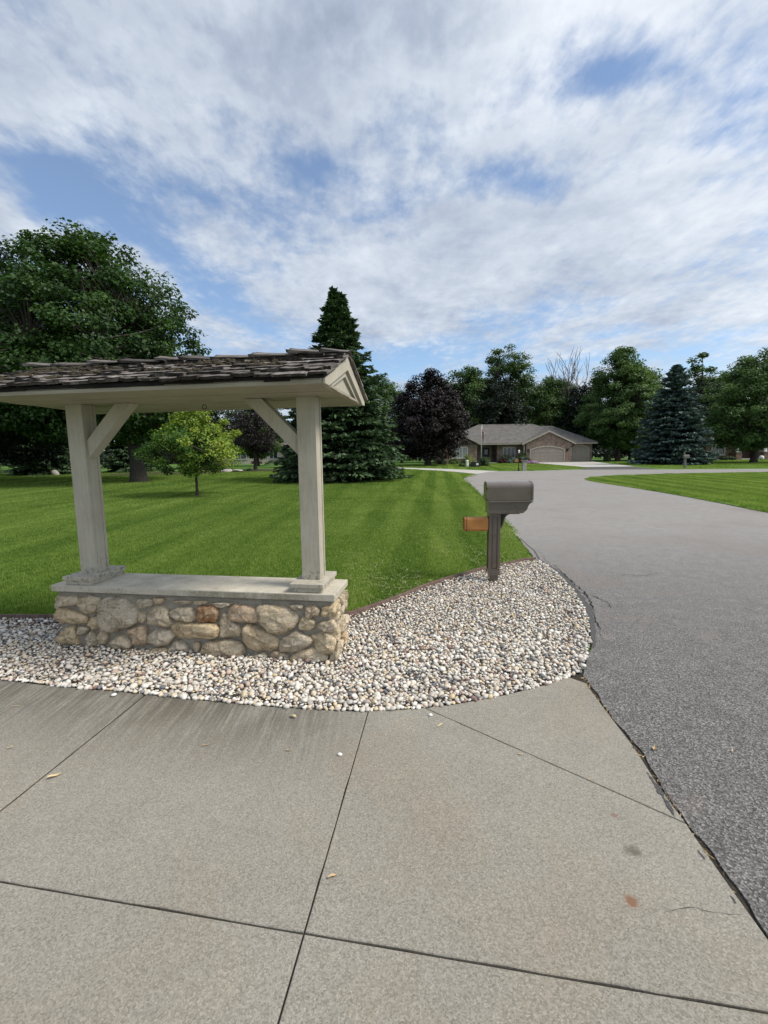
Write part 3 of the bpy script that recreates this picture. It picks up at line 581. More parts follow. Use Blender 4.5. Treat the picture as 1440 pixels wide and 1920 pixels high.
def scatter(poly, rmin, rmax, tries, seed, avoid=None):
    r = np.random.default_rng(seed); P = np.array(poly); lo = P.min(0); hi = P.max(0)
    x = r.uniform(lo[0], hi[0], tries); y = r.uniform(lo[1], hi[1], tries); ok = inpoly(x, y, poly)
    vis = np.abs(x) < 0.90 * y + 1.7; ok &= vis
    if avoid is not None: ok &= ~avoid(x, y)
    x = x[ok]; y = y[ok]; rad = rmin + (rmax - rmin) * r.random(len(x)) ** 1.7
    cell = {}; g = rmax * 1.7; out = []
    for i in range(len(x)):
        cx, cy = int(x[i] // g), int(y[i] // g); good = True
        for a in (-1, 0, 1):
            for b in (-1, 0, 1):
                for j in cell.get((cx + a, cy + b), ()):
                    if (x[i] - x[j]) ** 2 + (y[i] - y[j]) ** 2 < (0.74 * (rad[i] + rad[j])) ** 2: good = False; break
                if not good: break
            if not good: break
        if good: cell.setdefault((cx, cy), []).append(i); out.append(i)
    out = np.array(out); return np.stack([x[out], y[out], rad[out]], 1)
STAND_LOC = Vector((-1.674, 3.906, 0)); STAND_RZ = R(-8.8)
def in_wall(x, y):
    dx = x - STAND_LOC.x; dy = y - STAND_LOC.y; c, s = math.cos(-STAND_RZ), math.sin(-STAND_RZ)
    u = dx * c - dy * s; v = dx * s + dy * c
    return (np.abs(u) < 1.26) & (np.abs(v) < 0.17)
BED = PEB_FRONT_S + [(x + 0.022, y) for x, y in PEB_ROAD_S[1:]] + EDGING_S[::-1]
l1 = scatter(BED, 0.0095, 0.029, 180000, 21, in_wall); l2 = scatter(BED, 0.0105, 0.030, 80000, 22, in_wall)
pz1 = rng.uniform(-0.004, 0.006, len(l1)); pz2 = rng.uniform(0.016, 0.026, len(l2))
def edge_drop(p):                                         # stones get lower right at the borders of the bed
    B = np.array(PEB_FRONT_S); d = np.min(np.hypot(p[:, None, 0] - B[None, :, 0], p[:, None, 1] - B[None, :, 1]), axis=1); return d
ED = np.array(EDGING_S); dE = np.min(np.hypot(l2[:, None, 0] - ED[None, :, 0], l2[:, None, 1] - ED[None, :, 1]), axis=1)
keep2 = (edge_drop(l2) > 0.07) & (dE > 0.09); l2 = l2[keep2]; pz2 = pz2[keep2]
er = []; er_r = np.random.default_rng(23)                      # a close row resting against the drive's edge
for (x, y) in densify(PEB_FRONT_S, 0.028):
    if abs(x) < 0.9 * y + 1.7: er.append((x + er_r.normal(0, 0.004), y + er_r.uniform(-0.006, 0.012), er_r.uniform(0.013, 0.026), er_r.uniform(0.004, 0.010)))
peb = np.concatenate([np.c_[l1, pz1], np.c_[l2, pz2], np.array(er)])
Bd = np.array(densify(BED0 + BED0[:1], 0.06)); bd_ = np.concatenate([np.min(np.hypot(q[:, None, 0] - Bd[None, :, 0], q[:, None, 1] - Bd[None, :, 1]), axis=1) for q in np.array_split(peb, 12)])
tt = np.clip(bd_ / 0.22, 0, 1); peb[:, 3] -= 0.002 + 0.040 * tt * tt * (3 - 2 * tt)
dist = np.hypot(peb[:, 0], peb[:, 1]); app = peb[:, 2] / dist * (1 + 0.5 * (np.arange(len(peb)) >= len(l1))) * (np.abs(peb[:, 0]) < 0.85 * peb[:, 1])
order = np.argsort(-app)
v2, f2 = pebble_variants(14, 2, 6)
pm = [mesh_np('pebble', v, f2, M['pebble'], np.full(len(v), k / 14.0), True) for k, v in enumerate(v2)]
def rotm(n, r):
    a = r.uniform(0, 2 * np.pi, n); b = r.normal(0, 0.28, n); c = r.normal(0, 0.28, n)
    return a, b, c
pr = np.random.default_rng(31); pa, pb, pc = rotm(len(peb), pr); pv = pr.integers(0, 14, len(peb)); prnd = pr.random(len(peb))
for i in order[:300]:
    o = link('pebble', pm[pv[i]], bed); o.location = (peb[i, 0], peb[i, 1], peb[i, 3] + 0.006); s = peb[i, 2]; o.scale = (s, s, s); o.rotation_euler = (pb[i], pc[i], pa[i])
rest = order[300:]
def join_copies(variants, f0, idx):
    V = []; Fc = []; Rn = []; off = 0
    for k in range(len(variants)):
        sel = idx[pv[idx] == k]
        if not len(sel): continue
        v = variants[k]; ca, sa = np.cos(pa[sel]), np.sin(pa[sel]); cb, sb = np.cos(pb[sel]), np.sin(pb[sel]); cc, sc = np.cos(pc[sel]), np.sin(pc[sel])
        one = np.ones_like(ca); zero = one * 0
        Rx = np.stack([one, zero, zero, zero, cb, -sb, zero, sb, cb], 1).reshape(-1, 3, 3); Ry = np.stack([cc, zero, sc, zero, one, zero, -sc, zero, cc], 1).reshape(-1, 3, 3)
        Rz = np.stack([ca, -sa, zero, sa, ca, zero, zero, zero, one], 1).reshape(-1, 3, 3)
        Mx = Rz @ Ry @ Rx
        W = np.einsum('nij,vj->nvi', Mx, v) * peb[sel, 2][:, None, None] + np.stack([peb[sel, 0], peb[sel, 1], peb[sel, 3] + 0.006], 1)[:, None, :]
        nv = len(v); V.append(W.reshape(-1, 3)); Fc.append((f0[None] + (np.arange(len(sel)) * nv)[:, None, None] + off).reshape(-1, 3)); off += nv * len(sel)
        Rn.append(np.repeat(prnd[sel], nv))
    return np.concatenate(V), np.concatenate(Fc), np.concatenate(Rn)
hid = (dist > 4.1); near = rest[~hid[rest]]; far = rest[hid[rest]]
V, Fc, Rn = join_copies(v2, f2, near)
v1, f1 = pebble_variants(14, 1, 8); V1, F1, R1 = join_copies(v1, f1, far)
o = link('river_pebbles', mesh_np('river_pebbles', np.concatenate([V, V1]), np.concatenate([Fc, F1 + len(V)]), M['pebble'], np.concatenate([Rn, R1]), True), bed); o['kind'] = 'stuff'
print('pebbles', len(peb))

# brown landscape edging between gravel and lawn
mb = MB(); pts = densify(EDGING_S, 0.10, 0.006, 40); n = len(pts)
for i, p in enumerate(pts):
    a = Vector(pts[max(i - 1, 0)]); b = Vector(pts[min(i + 1, n - 1)]); t = (b - a).normalized(); nrm = Vector((-t.y, t.x)); zt = 0.046 + 0.007 * math.sin(i * 0.7) * math.sin(i * 0.23)
    for (k, z) in ((-0.012, -0.09), (-0.013, zt - 0.008), (-0.006, zt), (0.006, zt), (0.013, zt - 0.008), (0.012, -0.09)): mb.v.append((p[0] + nrm.x * k, p[1] + nrm.y * k, z))
for i in range(n - 1):
    for k in range(5): mb.f.append((i * 6 + k, i * 6 + k + 1, (i + 1) * 6 + k + 1, (i + 1) * 6 + k))
tag(mb.build('lawn_edging', M['edging'], smooth=True), 'brown strip of garden edging between the river pebbles and the lawn', 'edging')

# ================================================================== ROOFED STONE STAND
stand = empty('roofed_stone_stand', STAND_LOC, STAND_RZ)
tag(stand, 'weathered shake roof on two cream posts standing on a low fieldstone wall', 'garden shelter')
CAPZ, CAPT = 0.552, 0.059
def lumpy_box(x0, x1, y0, y1, z0, z1, step, amp, seed):
    bm = bmesh.new(); bmesh.ops.create_cube(bm, size=1)
    for q in bm.verts: q.co = ((x0 + x1) / 2 + q.co.x * (x1 - x0), (y0 + y1) / 2 + q.co.y * (y1 - y0), (z0 + z1) / 2 + q.co.z * (z1 - z0))
    for ax, (a, b) in enumerate(((x0, x1), (y0, y1), (z0, z1))):
        n = int((b - a) / step)
        for i in range(1, n):
            co = [0, 0, 0]; no = [0, 0, 0]; co[ax] = a + (b - a) * i / n; no[ax] = 1
            bmesh.ops.bisect_plane(bm, geom=bm.verts[:] + bm.edges[:] + bm.faces[:], plane_co=co, plane_no=no)
    r = random.Random(seed)
    for q in bm.verts: q.co += Vector((r.uniform(-amp, amp), r.uniform(-amp, amp), r.uniform(-amp, amp)))
    me = bpy.data.meshes.new('m'); bm.to_mesh(me); bm.free(); return me
me = lumpy_box(-1.285, 1.285, -0.188, 0.188, -0.08, CAPZ - CAPT - 0.002, 0.05, 0.004, 3); me.materials.append(M['mortar'])
me.polygons.foreach_set('use_smooth', [True] * len(me.polygons))
wall = link('stone_wall', me, stand)
STONES = [[(-1.307,0.44),(-1.081,0.448),(-1.059,0.399),(-1.104,0.365),(-1.271,0.349),(-1.307,0.39)],
[(-1.062,0.424),(-0.959,0.453),(-0.844,0.444),(-0.838,0.395),(-0.892,0.319),(-0.99,0.285),(-1.065,0.349)],
[(-1.335,0.276),(-1.273,0.329),(-1.15,0.321),(-1.006,0.264),(-1.003,0.214),(-1.11,0.189),(-1.274,0.202)],
[(-0.829,0.408),(-0.705,0.449),(-0.602,0.434),(-0.528,0.383),(-0.471,0.287),(-0.503,0.225),(-0.625,0.187),(-0.709,0.141),(-0.826,0.172),(-0.871,0.258),(-0.87,0.345)],
[(-0.484,0.433),(-0.405,0.453),(-0.329,0.439),(-0.34,0.39),(-0.413,0.358),(-0.476,0.38)],
[(-0.319,0.456),(-0.225,0.459),(-0.236,0.418),(-0.293,0.404)],
[(-0.397,0.303),(-0.335,0.366),(-0.243,0.389),(-0.191,0.336),(-0.158,0.24),(-0.194,0.202),(-0.282,0.222),(-0.386,0.218)],
[(-0.481,0.324),(-0.416,0.326),(-0.408,0.266),(-0.437,0.228),(-0.475,0.238)],
[(-0.17,0.349),(-0.065,0.389),(0.034,0.381),(0.074,0.299),(0.013,0.26),(-0.087,0.275),(-0.153,0.301)],
[(-0.15,0.441),(0.014,0.447),(0.025,0.423),(-0.114,0.413)],
[(0.044,0.448),(0.188,0.449),(0.161,0.419),(0.062,0.42)],
[(0.09,0.395),(0.259,0.409),(0.275,0.355),(0.255,0.266),(0.101,0.264),(0.08,0.323)],
[(0.207,0.435),(0.383,0.446),(0.401,0.424),(0.307,0.396),(0.235,0.413)],
[(0.375,0.394),(0.443,0.432),(0.551,0.425),(0.632,0.381),(0.652,0.3),(0.567,0.28),(0.423,0.29),(0.365,0.335)],
[(0.316,0.345),(0.364,0.323),(0.421,0.267),(0.48,0.234),(0.484,0.163),(0.39,0.151),(0.297,0.153),(0.298,0.249)],
[(-0.155,0.216),(-0.114,0.242),(0.224,0.25),(0.272,0.219),(0.272,0.152),(0.216,0.125),(-0.099,0.109),(-0.16,0.143)],
[(-0.603,0.133),(-0.506,0.192),(-0.427,0.191),(-0.414,0.13),(-0.405,0.057),(-0.469,0.011),(-0.546,0.037)],
[(-0.394,0.119),(-0.311,0.184),(-0.184,0.173),(-0.149,0.119),(-0.22,0.042),(-0.324,0.029),(-0.387,0.058)],
[(-0.997,0.215),(-0.924,0.268),(-0.866,0.233),(-0.867,0.171),(-0.937,0.142),(-1.003,0.164)],
[(-1.12,0.146),(-1.056,0.174),(-0.991,0.152),(-1.023,0.1),(-1.121,0.088)],
[(-1.334,0.046),(-1.211,0.142),(-1.134,0.171),(-1.124,0.057),(-1.103,-0.005),(-1.301,-0.029)],
[(-1.027,0.062),(-0.966,0.128),(-0.923,0.093),(-0.926,-0.009),(-1.022,-0.019)],
[(-0.904,0.119),(-0.829,0.147),(-0.801,0.074),(-0.834,0.009),(-0.912,-0.008)],
[(-0.786,0.037),(-0.686,0.104),(-0.621,0.083),(-0.563,-0.002),(-0.724,-0.023),(-0.791,-0.014)],
[(-0.223,-0.008),(-0.113,0.096),(-0.04,0.051),(-0.015,-0.021),(-0.149,-0.041)],
[(0.025,0.067),(0.084,0.082),(0.089,0.009),(0.051,-0.017),(0.018,0.006)],
[(0.108,-0.002),(0.164,0.086),(0.314,0.111),(0.473,0.103),(0.501,0.044),(0.478,-0.029),(0.254,-0.054),(0.118,-0.038)],
[(0.517,0.235),(0.578,0.255),(0.707,0.209),(0.788,0.154),(0.82,0.074),(0.735,0.038),(0.579,0.037),(0.505,0.116)],
[(0.67,0.43),(0.859,0.437),(0.961,0.372),(0.989,0.315),(0.956,0.256),(0.848,0.193),(0.731,0.222),(0.664,0.301),(0.656,0.382)],
[(0.906,0.45),(1.045,0.449),(1.032,0.416),(0.962,0.4)],
[(1.056,0.433),(1.136,0.452),(1.181,0.415),(1.168,0.369),(1.098,0.336),(1.057,0.353)],
[(1.193,0.439),(1.313,0.459),(1.32,0.398),(1.288,0.352),(1.213,0.355)],
[(0.994,0.316),(1.041,0.352),(1.132,0.322),(1.137,0.276),(1.071,0.227),(1.003,0.247)],
[(1.147,0.277),(1.212,0.314),(1.292,0.329),(1.317,0.262),(1.289,0.221),(1.221,0.234)],
[(0.825,0.086),(0.859,0.158),(0.966,0.215),(1.092,0.17),(1.102,0.124),(1.007,0.06),(0.9,0.024),(0.83,0.039)],
[(1.109,0.194),(1.243,0.224),(1.305,0.169),(1.312,0.1),(1.272,0.052),(1.181,0.047),(1.125,0.102)],
[(0.91,-0.016),(1.007,0.06),(1.147,0.08),(1.237,0.026),(1.224,-0.033),(0.979,-0.054),(0.921,-0.051)],
[(0.721,-0.003),(0.794,0.037),(0.888,0.006),(0.898,-0.04),(0.79,-0.066),(0.723,-0.051)],
[(1.256,0.028),(1.313,0.123),(1.336,0.148),(1.334,0.044),(1.309,-0.039),(1.259,-0.031)],
[(-0.766,-0.038),(-0.577,-0.015),(-0.513,-0.036),(-0.406,-0.018),(-0.384,-0.067),(-0.731,-0.086)],
[(-0.366,-0.003),(-0.248,0.008),(-0.201,-0.044),(-0.357,-0.058)],
[(-1.106,-0.031),(-0.941,-0.03),(-0.833,-0.029),(-0.864,-0.069),(-1.097,-0.069)],
[(0.526,-0.038),(0.686,0.019),(0.707,-0.052),(0.549,-0.073)]]
def stone_mesh(poly, depth, seed, bulge=0.030, axis=0):
    """rounded fieldstone from its outline on a wall face (u along the wall, v up); w = outwards"""
    r = random.Random(seed); cx = sum(p[0] for p in poly) / len(poly); cz = sum(p[1] for p in poly) / len(poly)
    pts = [(x - cx, z - cz) for x, z in poly]
    # resample and round the outline
    q = pts
    for cf in (0.86, 0.70):
        q = [s_ for a, b in zip(q, q[1:] + q[:1]) for s_ in ((a[0] * cf + b[0] * (1 - cf), a[1] * cf + b[1] * (1 - cf)), (a[0] * (1 - cf) + b[0] * cf, a[1] * (1 - cf) + b[1] * cf))]
    if len(q) > 32: q = q[::2]
    n = len(q); size = math.sqrt(abs(sum(a[0] * b[1] - b[0] * a[1] for a, b in zip(q, q[1:] + q[:1])) / 2))
    dp = depth * (0.55 + min(size / 0.22, 1.1) * 0.6)
    rings = [(1.06, -0.03), (1.09, 0.12 * dp), (1.085, 0.42 * dp), (1.03, 0.70 * dp), (0.93, 0.86 * dp), (0.78, 0.94 * dp), (0.58, 0.97 * dp), (0.36, 0.99 * dp), (0.16, 1.0 * dp)]
    vs = []; ph = [r.uniform(0, 6.28) for _ in range(4)]
    tx, tz = r.uniform(-0.16, 0.16), r.uniform(-0.16, 0.16)
    for sc, h in rings:
        for i, (x, z) in enumerate(q):
            a = math.atan2(z, x); wob = 1 + 0.035 * math.sin(3 * a + ph[0] + h * 40) + 0.03 * math.sin(5 * a + ph[1] - h * 60)
            hh = h + (0 if h < 0 else (0.006 * math.sin(4 * a + ph[2]) + r.uniform(-0.004, 0.004) + (x * tx + z * tz) * sc))
            vs.append((x * sc * wob, -hh, z * sc * wob))
    vs.append((0, -dp * 1.0 + r.uniform(-0.004, 0.002), 0)); m_ = len(rings)
    fs = [(j * n + i, j * n + (i + 1) % n, (j + 1) * n + (i + 1) % n, (j + 1) * n + i) for j in range(m_ - 1) for i in range(n)] + [((m_ - 1) * n + i, (m_ - 1) * n + (i + 1) % n, m_ * n) for i in range(n)]
    from mathutils import noise as mn
    o3 = Vector((seed * 1.7, seed * 0.9, seed * 0.31)); out = []
    for (x, y, z) in vs:
        if y < 0.0:
            p_ = Vector((x, y, z)); nz = mn.fractal(p_ * 15 + o3, 0.8, 2.1, 4) * 0.014 - 0.014 * max(0.0, mn.noise(p_ * 30 + o3) - 0.25) * 1.2
            d_ = Vector((x * 0.6, -0.06, z * 0.6)).normalized(); q_ = p_ + d_ * nz; out.append(q_[:])
        else: out.append((x, y, z))
    return MB().add(out, fs), cx, cz
for k, poly in enumerate(STONES):
    m_, cx, cz = stone_mesh(poly, 0.060, 100 + k)
    o = m_.build('stone', M['stone_rust'] if k == 11 else M['stone'], wall, True); o.location = (cx, -0.182, cz)
    if k == 11: o['label'] = 'square rust-brown stone'
def face_stones(u0, u1, seed):
    r = random.Random(seed); out = []; z = -0.03
    while z < 0.46:
        h = r.uniform(0.11, 0.17); u = u0 + r.uniform(-0.02, 0.0)
        if z + h > 0.40: h = 0.485 - z
        while u < u1 - 0.04:
            wd = min(r.uniform(0.11, 0.27), u1 - u)
            if u1 - (u + wd) < 0.08: wd = u1 - u
            p = []; 
            for t in range(8):
                a = 2 * math.pi * (t + r.uniform(-0.25, 0.25)) / 8
                p.append((u + wd / 2 + (wd / 2 - 0.010) * math.copysign(abs(math.cos(a)) ** 0.7, math.cos(a)) * r.uniform(0.85, 1), z + h / 2 + (h / 2 - 0.010) * math.copysign(abs(math.sin(a)) ** 0.7, math.sin(a)) * r.uniform(0.82, 1)))
            out.append(p); u += wd
        z += h
    return out
for k, poly in enumerate(face_stones(-0.215, 0.205, 5)):       # right end
    m_, cx, cz = stone_mesh(poly, 0.045, 300 + k); o = m_.build('stone', M['stone'], wall, True); o.location = (1.284, cx, cz); o.rotation_euler = (0, 0, R(90))
for k, poly in enumerate(face_stones(-0.205, 0.205, 6)):       # left end
    m_, cx, cz = stone_mesh(poly, 0.045, 330 + k); o = m_.build('stone', M['stone'], wall, True); o.location = (-1.284, -cx, cz); o.rotation_euler = (0, 0, R(-90))
for k, poly in enumerate(face_stones(-1.28, 1.28, 7)):         # back
    m_, cx, cz = stone_mesh(poly, 0.045, 360 + k); o = m_.build('stone', M['stone'], wall, True); o.location = (-cx, 0.187, cz); o.rotation_euler = (0, 0, R(180))
# cast cap
cap = MB().box(-1.315, 1.315, -0.233, 0.233, CAPZ - CAPT, CAPZ, 0.007).build('cap_slab', M['cap'], stand)
# posts
def post(x0, x1):
    p = MB().box(x0, x1, -0.080, -0.052, 0.628, 2.152, 0.003).box(x0 + 0.008, x1 - 0.008, -0.052, 0.055, 0.628, 2.152).box(x0, x1, 0.055, 0.080, 0.628, 2.152, 0.003)
    p = p.build('post', M['paint'], stand); cx = (x0 + x1) / 2
    for s in (-1, 1):
        xo = x0 if s < 0 else x1
        MB().box(min(xo, xo - s * 0.012) , max(xo, xo - s * 0.012), -0.0505, -0.012, 0.630, 2.150, 0.002).build('corner_board', M['paint'], p)
    pl = MB().box(cx - 0.127, cx + 0.127, -0.205, 0.205, CAPZ + 0.001, CAPZ + 0.041, 0.003).build('plinth', M['paint'], p)
    MB().box(cx - 0.142, cx + 0.142, -0.220, 0.220, CAPZ + 0.0415, CAPZ + 0.077, 0.004).build('plinth_top', M['paint'], p)
    return p
post(0.995, 1.155); post(-1.135, -0.975)
for s, xp in ((1, -0.975), (-1, 0.995)):
    zt = 2.149
    MB().prism([(xp, zt - 0.475), (xp + s * 0.465, zt), (xp + s * 0.31, zt), (xp, zt - 0.315)] if s > 0 else [(xp, zt - 0.315), (xp + s * 0.31, zt), (xp + s * 0.465, zt), (xp, zt - 0.475)], 'y', -0.052, 0.050).build('brace', M['paint'], stand)
# roof frame
RX0, RX1, RY, SZ, RZ = -1.495, 1.414, 0.673, 2.150, 2.455
roof = empty('roof', (0, 0, 0)); roof.parent = stand
ys_ = [-RY + 0.012, -0.49, -0.29, -0.085, 0.12, 0.32, 0.50, RY - 0.012]
for i, (a, b) in enumerate(zip(ys_[:-1], ys_[1:])):
    MB().box(RX0 + 0.02, RX1 - 0.02, a + 0.0025, b - 0.0025, SZ + (0.003 if i % 2 else 0.0), SZ + 0.022, 0.002).build('soffit_board', M['paint_soffit'], roof)
MB().box(RX0 + 0.03, RX1 - 0.03, -RY, RY, SZ + 0.0225, SZ + 0.028).build('ceiling_backing', M['felt'], roof)
# deck under the shakes
for s in (-1, 1):
    MB().prism([(s * RY, SZ + 0.030), (s * (RY + 0.004), SZ + 0.046), (0, RZ + 0.012), (0, RZ - 0.01)], 'x', RX0 + 0.01, RX1 - 0.01).build('deck', M['felt'], roof)
    MB().box(RX0 + 0.012, RX1 - 0.012, min(s * RY, s * (RY - 0.013)), max(s * RY, s * (RY - 0.013)), SZ - 0.004, SZ + 0.042, 0.002).build('fascia', M['paint_soffit'], roof)
slope = math.atan2(RZ - SZ - 0.03, RY)
for sx, xe in ((1, RX1), (-1, RX0)):
    MB().prism([(-RY + 0.07, SZ + 0.001), (RY - 0.07, SZ + 0.001), (0, RZ - 0.02)], 'x', xe - sx * 0.060, xe - sx * 0.045).build('gable_panel', M['paint'], roof)
    for s in (-1, 1):
        dn = math.tan(slope)
        def line(y, off): return RZ - abs(y) * (RZ - SZ - 0.03) / RY - off
        # outer rake board, full width, and a stepped inner moulding below it
        MB().prism([(s * RY, line(RY, 0.0)), (0, line(0, 0.0)), (0, line(0, 0.098)), (s * (RY - 0.10), SZ - 0.003), (s * (RY), SZ - 0.003)], 'x', xe - sx * 0.022, xe).build('rake_board', M['paint'], roof)
        MB().prism([(s * (RY - 0.09), SZ - 0.001), (0, line(0, 0.090)), (0, line(0, 0.150)), (s * (RY - 0.215), SZ - 0.001)], 'x', xe - sx * 0.044, xe - sx * 0.0225).build('rake_moulding', M['paint'], roof)
ring = MB(); rp = [(0.0 + 0.020 * math.sin(2 * math.pi * i / 14 + 0.25), 0, -0.020 + 0.020 * math.cos(2 * math.pi * i / 14 + 0.25)) for i in range(14)]
ring.tube(rp, [0.0036] * 14, 6).tube([(0, 0, 0.02), (0, 0, -0.002)], [0.004, 0.004], 6)
ring.build('hook', M['iron'], stand, True, loc=(0.03, 0.20, SZ - 0.004))
# hand-split shakes
def shake_mesh(wd, ln, seed):
    r = random.Random(seed); nu, nv = 6, 6; top = []; bot = []
    tb = r.uniform(0.013, 0.025); cup = r.uniform(-0.003, 0.008); curl = r.uniform(0.0, 0.011)
    ph = r.uniform(0, 6)
    prof = [r.uniform(-0.0025, 0.0025) for _ in range(nu)]; edge = [r.uniform(-0.014, 0.012) for _ in range(nu)]
    for j in range(nv):
        v = j / (nv - 1)
        for i in range(nu):
            u = i / (nu - 1); x = (u - 0.5) * wd; y = v * ln + (edge[i] if j == 0 else 0) * 1.0
            z = tb * (1 - v) + cup * (2 * u - 1) ** 2 * (1 - v) + curl * (1 - v) ** 3 + prof[i] + r.uniform(-0.001, 0.001)
            top.append((x + r.uniform(-0.0015, 0.0015), y, z)); bot.append((x, y + (r.uniform(0, 0.006) if j == 0 else 0), z - (tb * (1 - v) + 0.0025)))
    vs = top + bot; N_ = nu * nv; f = []
    for j in range(nv - 1):
        for i in range(nu - 1):
            a = j * nu + i; f += [(a, a + 1, a + nu + 1, a + nu), (N_ + a, N_ + a + nu, N_ + a + nu + 1, N_ + a + 1)]
    for i in range(nu - 1):
        f += [(i + 1, i, N_ + i, N_ + i + 1), ((nv - 1) * nu + i, (nv - 1) * nu + i + 1, N_ + (nv - 1) * nu + i + 1, N_ + (nv - 1) * nu + i)]
    for j in range(nv - 1):
        a, b = j * nu, (j + 1) * nu; f += [(a, b, N_ + b, N_ + a)]
        a, b = j * nu + nu - 1, (j + 1) * nu + nu - 1; f += [(b, a, N_ + a, N_ + b)]
    return vs, f
sk = [shake_mesh(random.Random(i).uniform(0.11, 0.26), 0.32, 500 + i) for i in range(26)]
skw = [max(p[0] for p in v) - min(p[0] for p in v) for v, f in sk]
skm = [MB().add(v, f).mesh('shake', M['shake']) for v, f in sk]
n_c = 6; expo = (math.hypot(RY, RZ - SZ - 0.03) + 0.02) / n_c
rr = random.Random(77); back = MB()
for s in (-1, 1):
    up_v = Vector((0, -s * math.cos(slope), math.sin(slope))); nrm = Vector((0, s * math.sin(slope), math.cos(slope)))
    for c in range(n_c + 0):
        x = RX0 - 0.012 - rr.uniform(0, 0.06)
        while x < RX1 - 0.02:
            k = rr.randrange(26); wd = skw[k] * rr.uniform(0.9, 1.15)
            if x + wd > RX1 + 0.03: wd = max(RX1 + 0.022 - x, 0.04)
            sdist = c * expo - 0.035 + rr.uniform(-0.018, 0.014)
            base = Vector((0, s * (RY + 0.004), SZ + 0.048)) + up_v * sdist + nrm * (0.010 + 0.004 * rr.random())
            lnk = 1.0 if c < n_c - 2 else (0.72 if c == n_c - 2 else 0.42)
            tilt = R(1.6 + rr.uniform(-0.8, 1.2)); yaw = rr.uniform(-0.03, 0.03)
            ux = Vector((1, 0, 0)); e = Euler((slope + 0.0 - tilt, 0, 0))
            rotm_ = Matrix.Rotation(0 if s < 0 else math.pi, 4, 'Z') @ Matrix.Rotation(slope - tilt, 4, 'X') @ Matrix.Rotation(yaw, 4, 'Z')
            mt = Matrix.Translation(Vector((x + wd / 2, base.y, base.z))) @ rotm_ @ Matrix.Diagonal((wd / skw[k], lnk, 0.92, 1)).to_4x4()
            if s < 0:
                o = link('shake', skm[k], roof); o.matrix_local = mt
            else:
                v, f = sk[k]; back.add([(mt @ Vector(p))[:] for p in v], f)
            x += wd * rr.uniform(0.97, 1.03) + 0.002
o = back.build('back_shakes', M['shake'], roof); o['kind'] = 'stuff'
x = RX0 - 0.02; k = 0
while x < RX1 - 0.05:                                            # ridge boards, overlapping, both sides
    ln = rr.uniform(0.24, 0.36)
    for s in (-1, 1):
        v, f = sk[(k * 2 + (s > 0)) % 26]; wq = rr.uniform(0.085, 0.12)
        b = MB()
        L2 = min(ln + 0.05, RX1 + 0.02 - x); dz = rr.uniform(0, 0.012)
        mt = Matrix.Translation(Vector((x, s * 0.052, RZ + 0.030 + dz))) @ Matrix.Rotation(-s * (slope - 0.05), 4, 'X') @ Matrix.Rotation(R(-90), 4, 'Z') @ Matrix.Diagonal((wq / skw[(k * 2 + (s > 0)) % 26], L2 / 0.32, 1.0, 1)).to_4x4()
        o = link('ridge_board', skm[(k * 2 + (s > 0)) % 26], roof); o.matrix_local = mt
    x += ln; k += 1
# moss and needle litter gathered between the shakes towards the left end
def moss_blob(n, seed, sx, sy, sz):
    v, f = ico(2); r_ = np.random.default_rng(seed); V_ = []; F_ = []; off = 0
    for _ in range(n):
        c = np.array([r_.normal(0, sx), r_.normal(0, sy), abs(r_.normal(0, sz))]); q = v * (1 + r_.normal(0, 0.22, v.shape)) * r_.uniform(0.010, 0.026) * np.array([1.5, 1.1, 0.7]) + c
        V_.append(q); F_.append(f + off); off += len(v)
    return np.concatenate(V_), np.concatenate(F_)
for k in range(26):
    v, f = moss_blob(16, 900 + k, 0.075, 0.014, 0.004)
    c = rr.choice([1, 2, 3, 3, 4, 4, 5, 5]); xx = rr.choice([rr.uniform(RX0 + 0.05, -0.2), rr.uniform(RX0 + 0.1, -0.6), rr.uniform(-0.3, RX1 - 0.25)])
    base = Vector((xx, -(RY + 0.004), SZ + 0.048)) + Vector((0, math.cos(slope), math.sin(slope))) * (c * expo + rr.uniform(-0.05, -0.035)) + Vector((0, -math.sin(slope), math.cos(slope))) * 0.020
    o = link('moss', mesh_np('moss', v, f, M['moss']), roof); o.location = base; o.rotation_euler = (slope, 0, 0)
# torn felt hanging at the eave
mb = MB(); x = RX0 + 0.02
while x < RX1 - 0.1:
    wd = rr.uniform(0.05, 0.25); d = rr.choice([0.0, 0.0, 0.006, 0.010, 0.016]) if x < 1.0 else 0.0
    mb.box(x, min(x + wd, RX1 - 0.03), -RY - 0.0065, -RY - 0.0035, SZ + 0.034 - d, SZ + 0.055); x += wd
mb.build('torn_felt', M['felt'], roof)

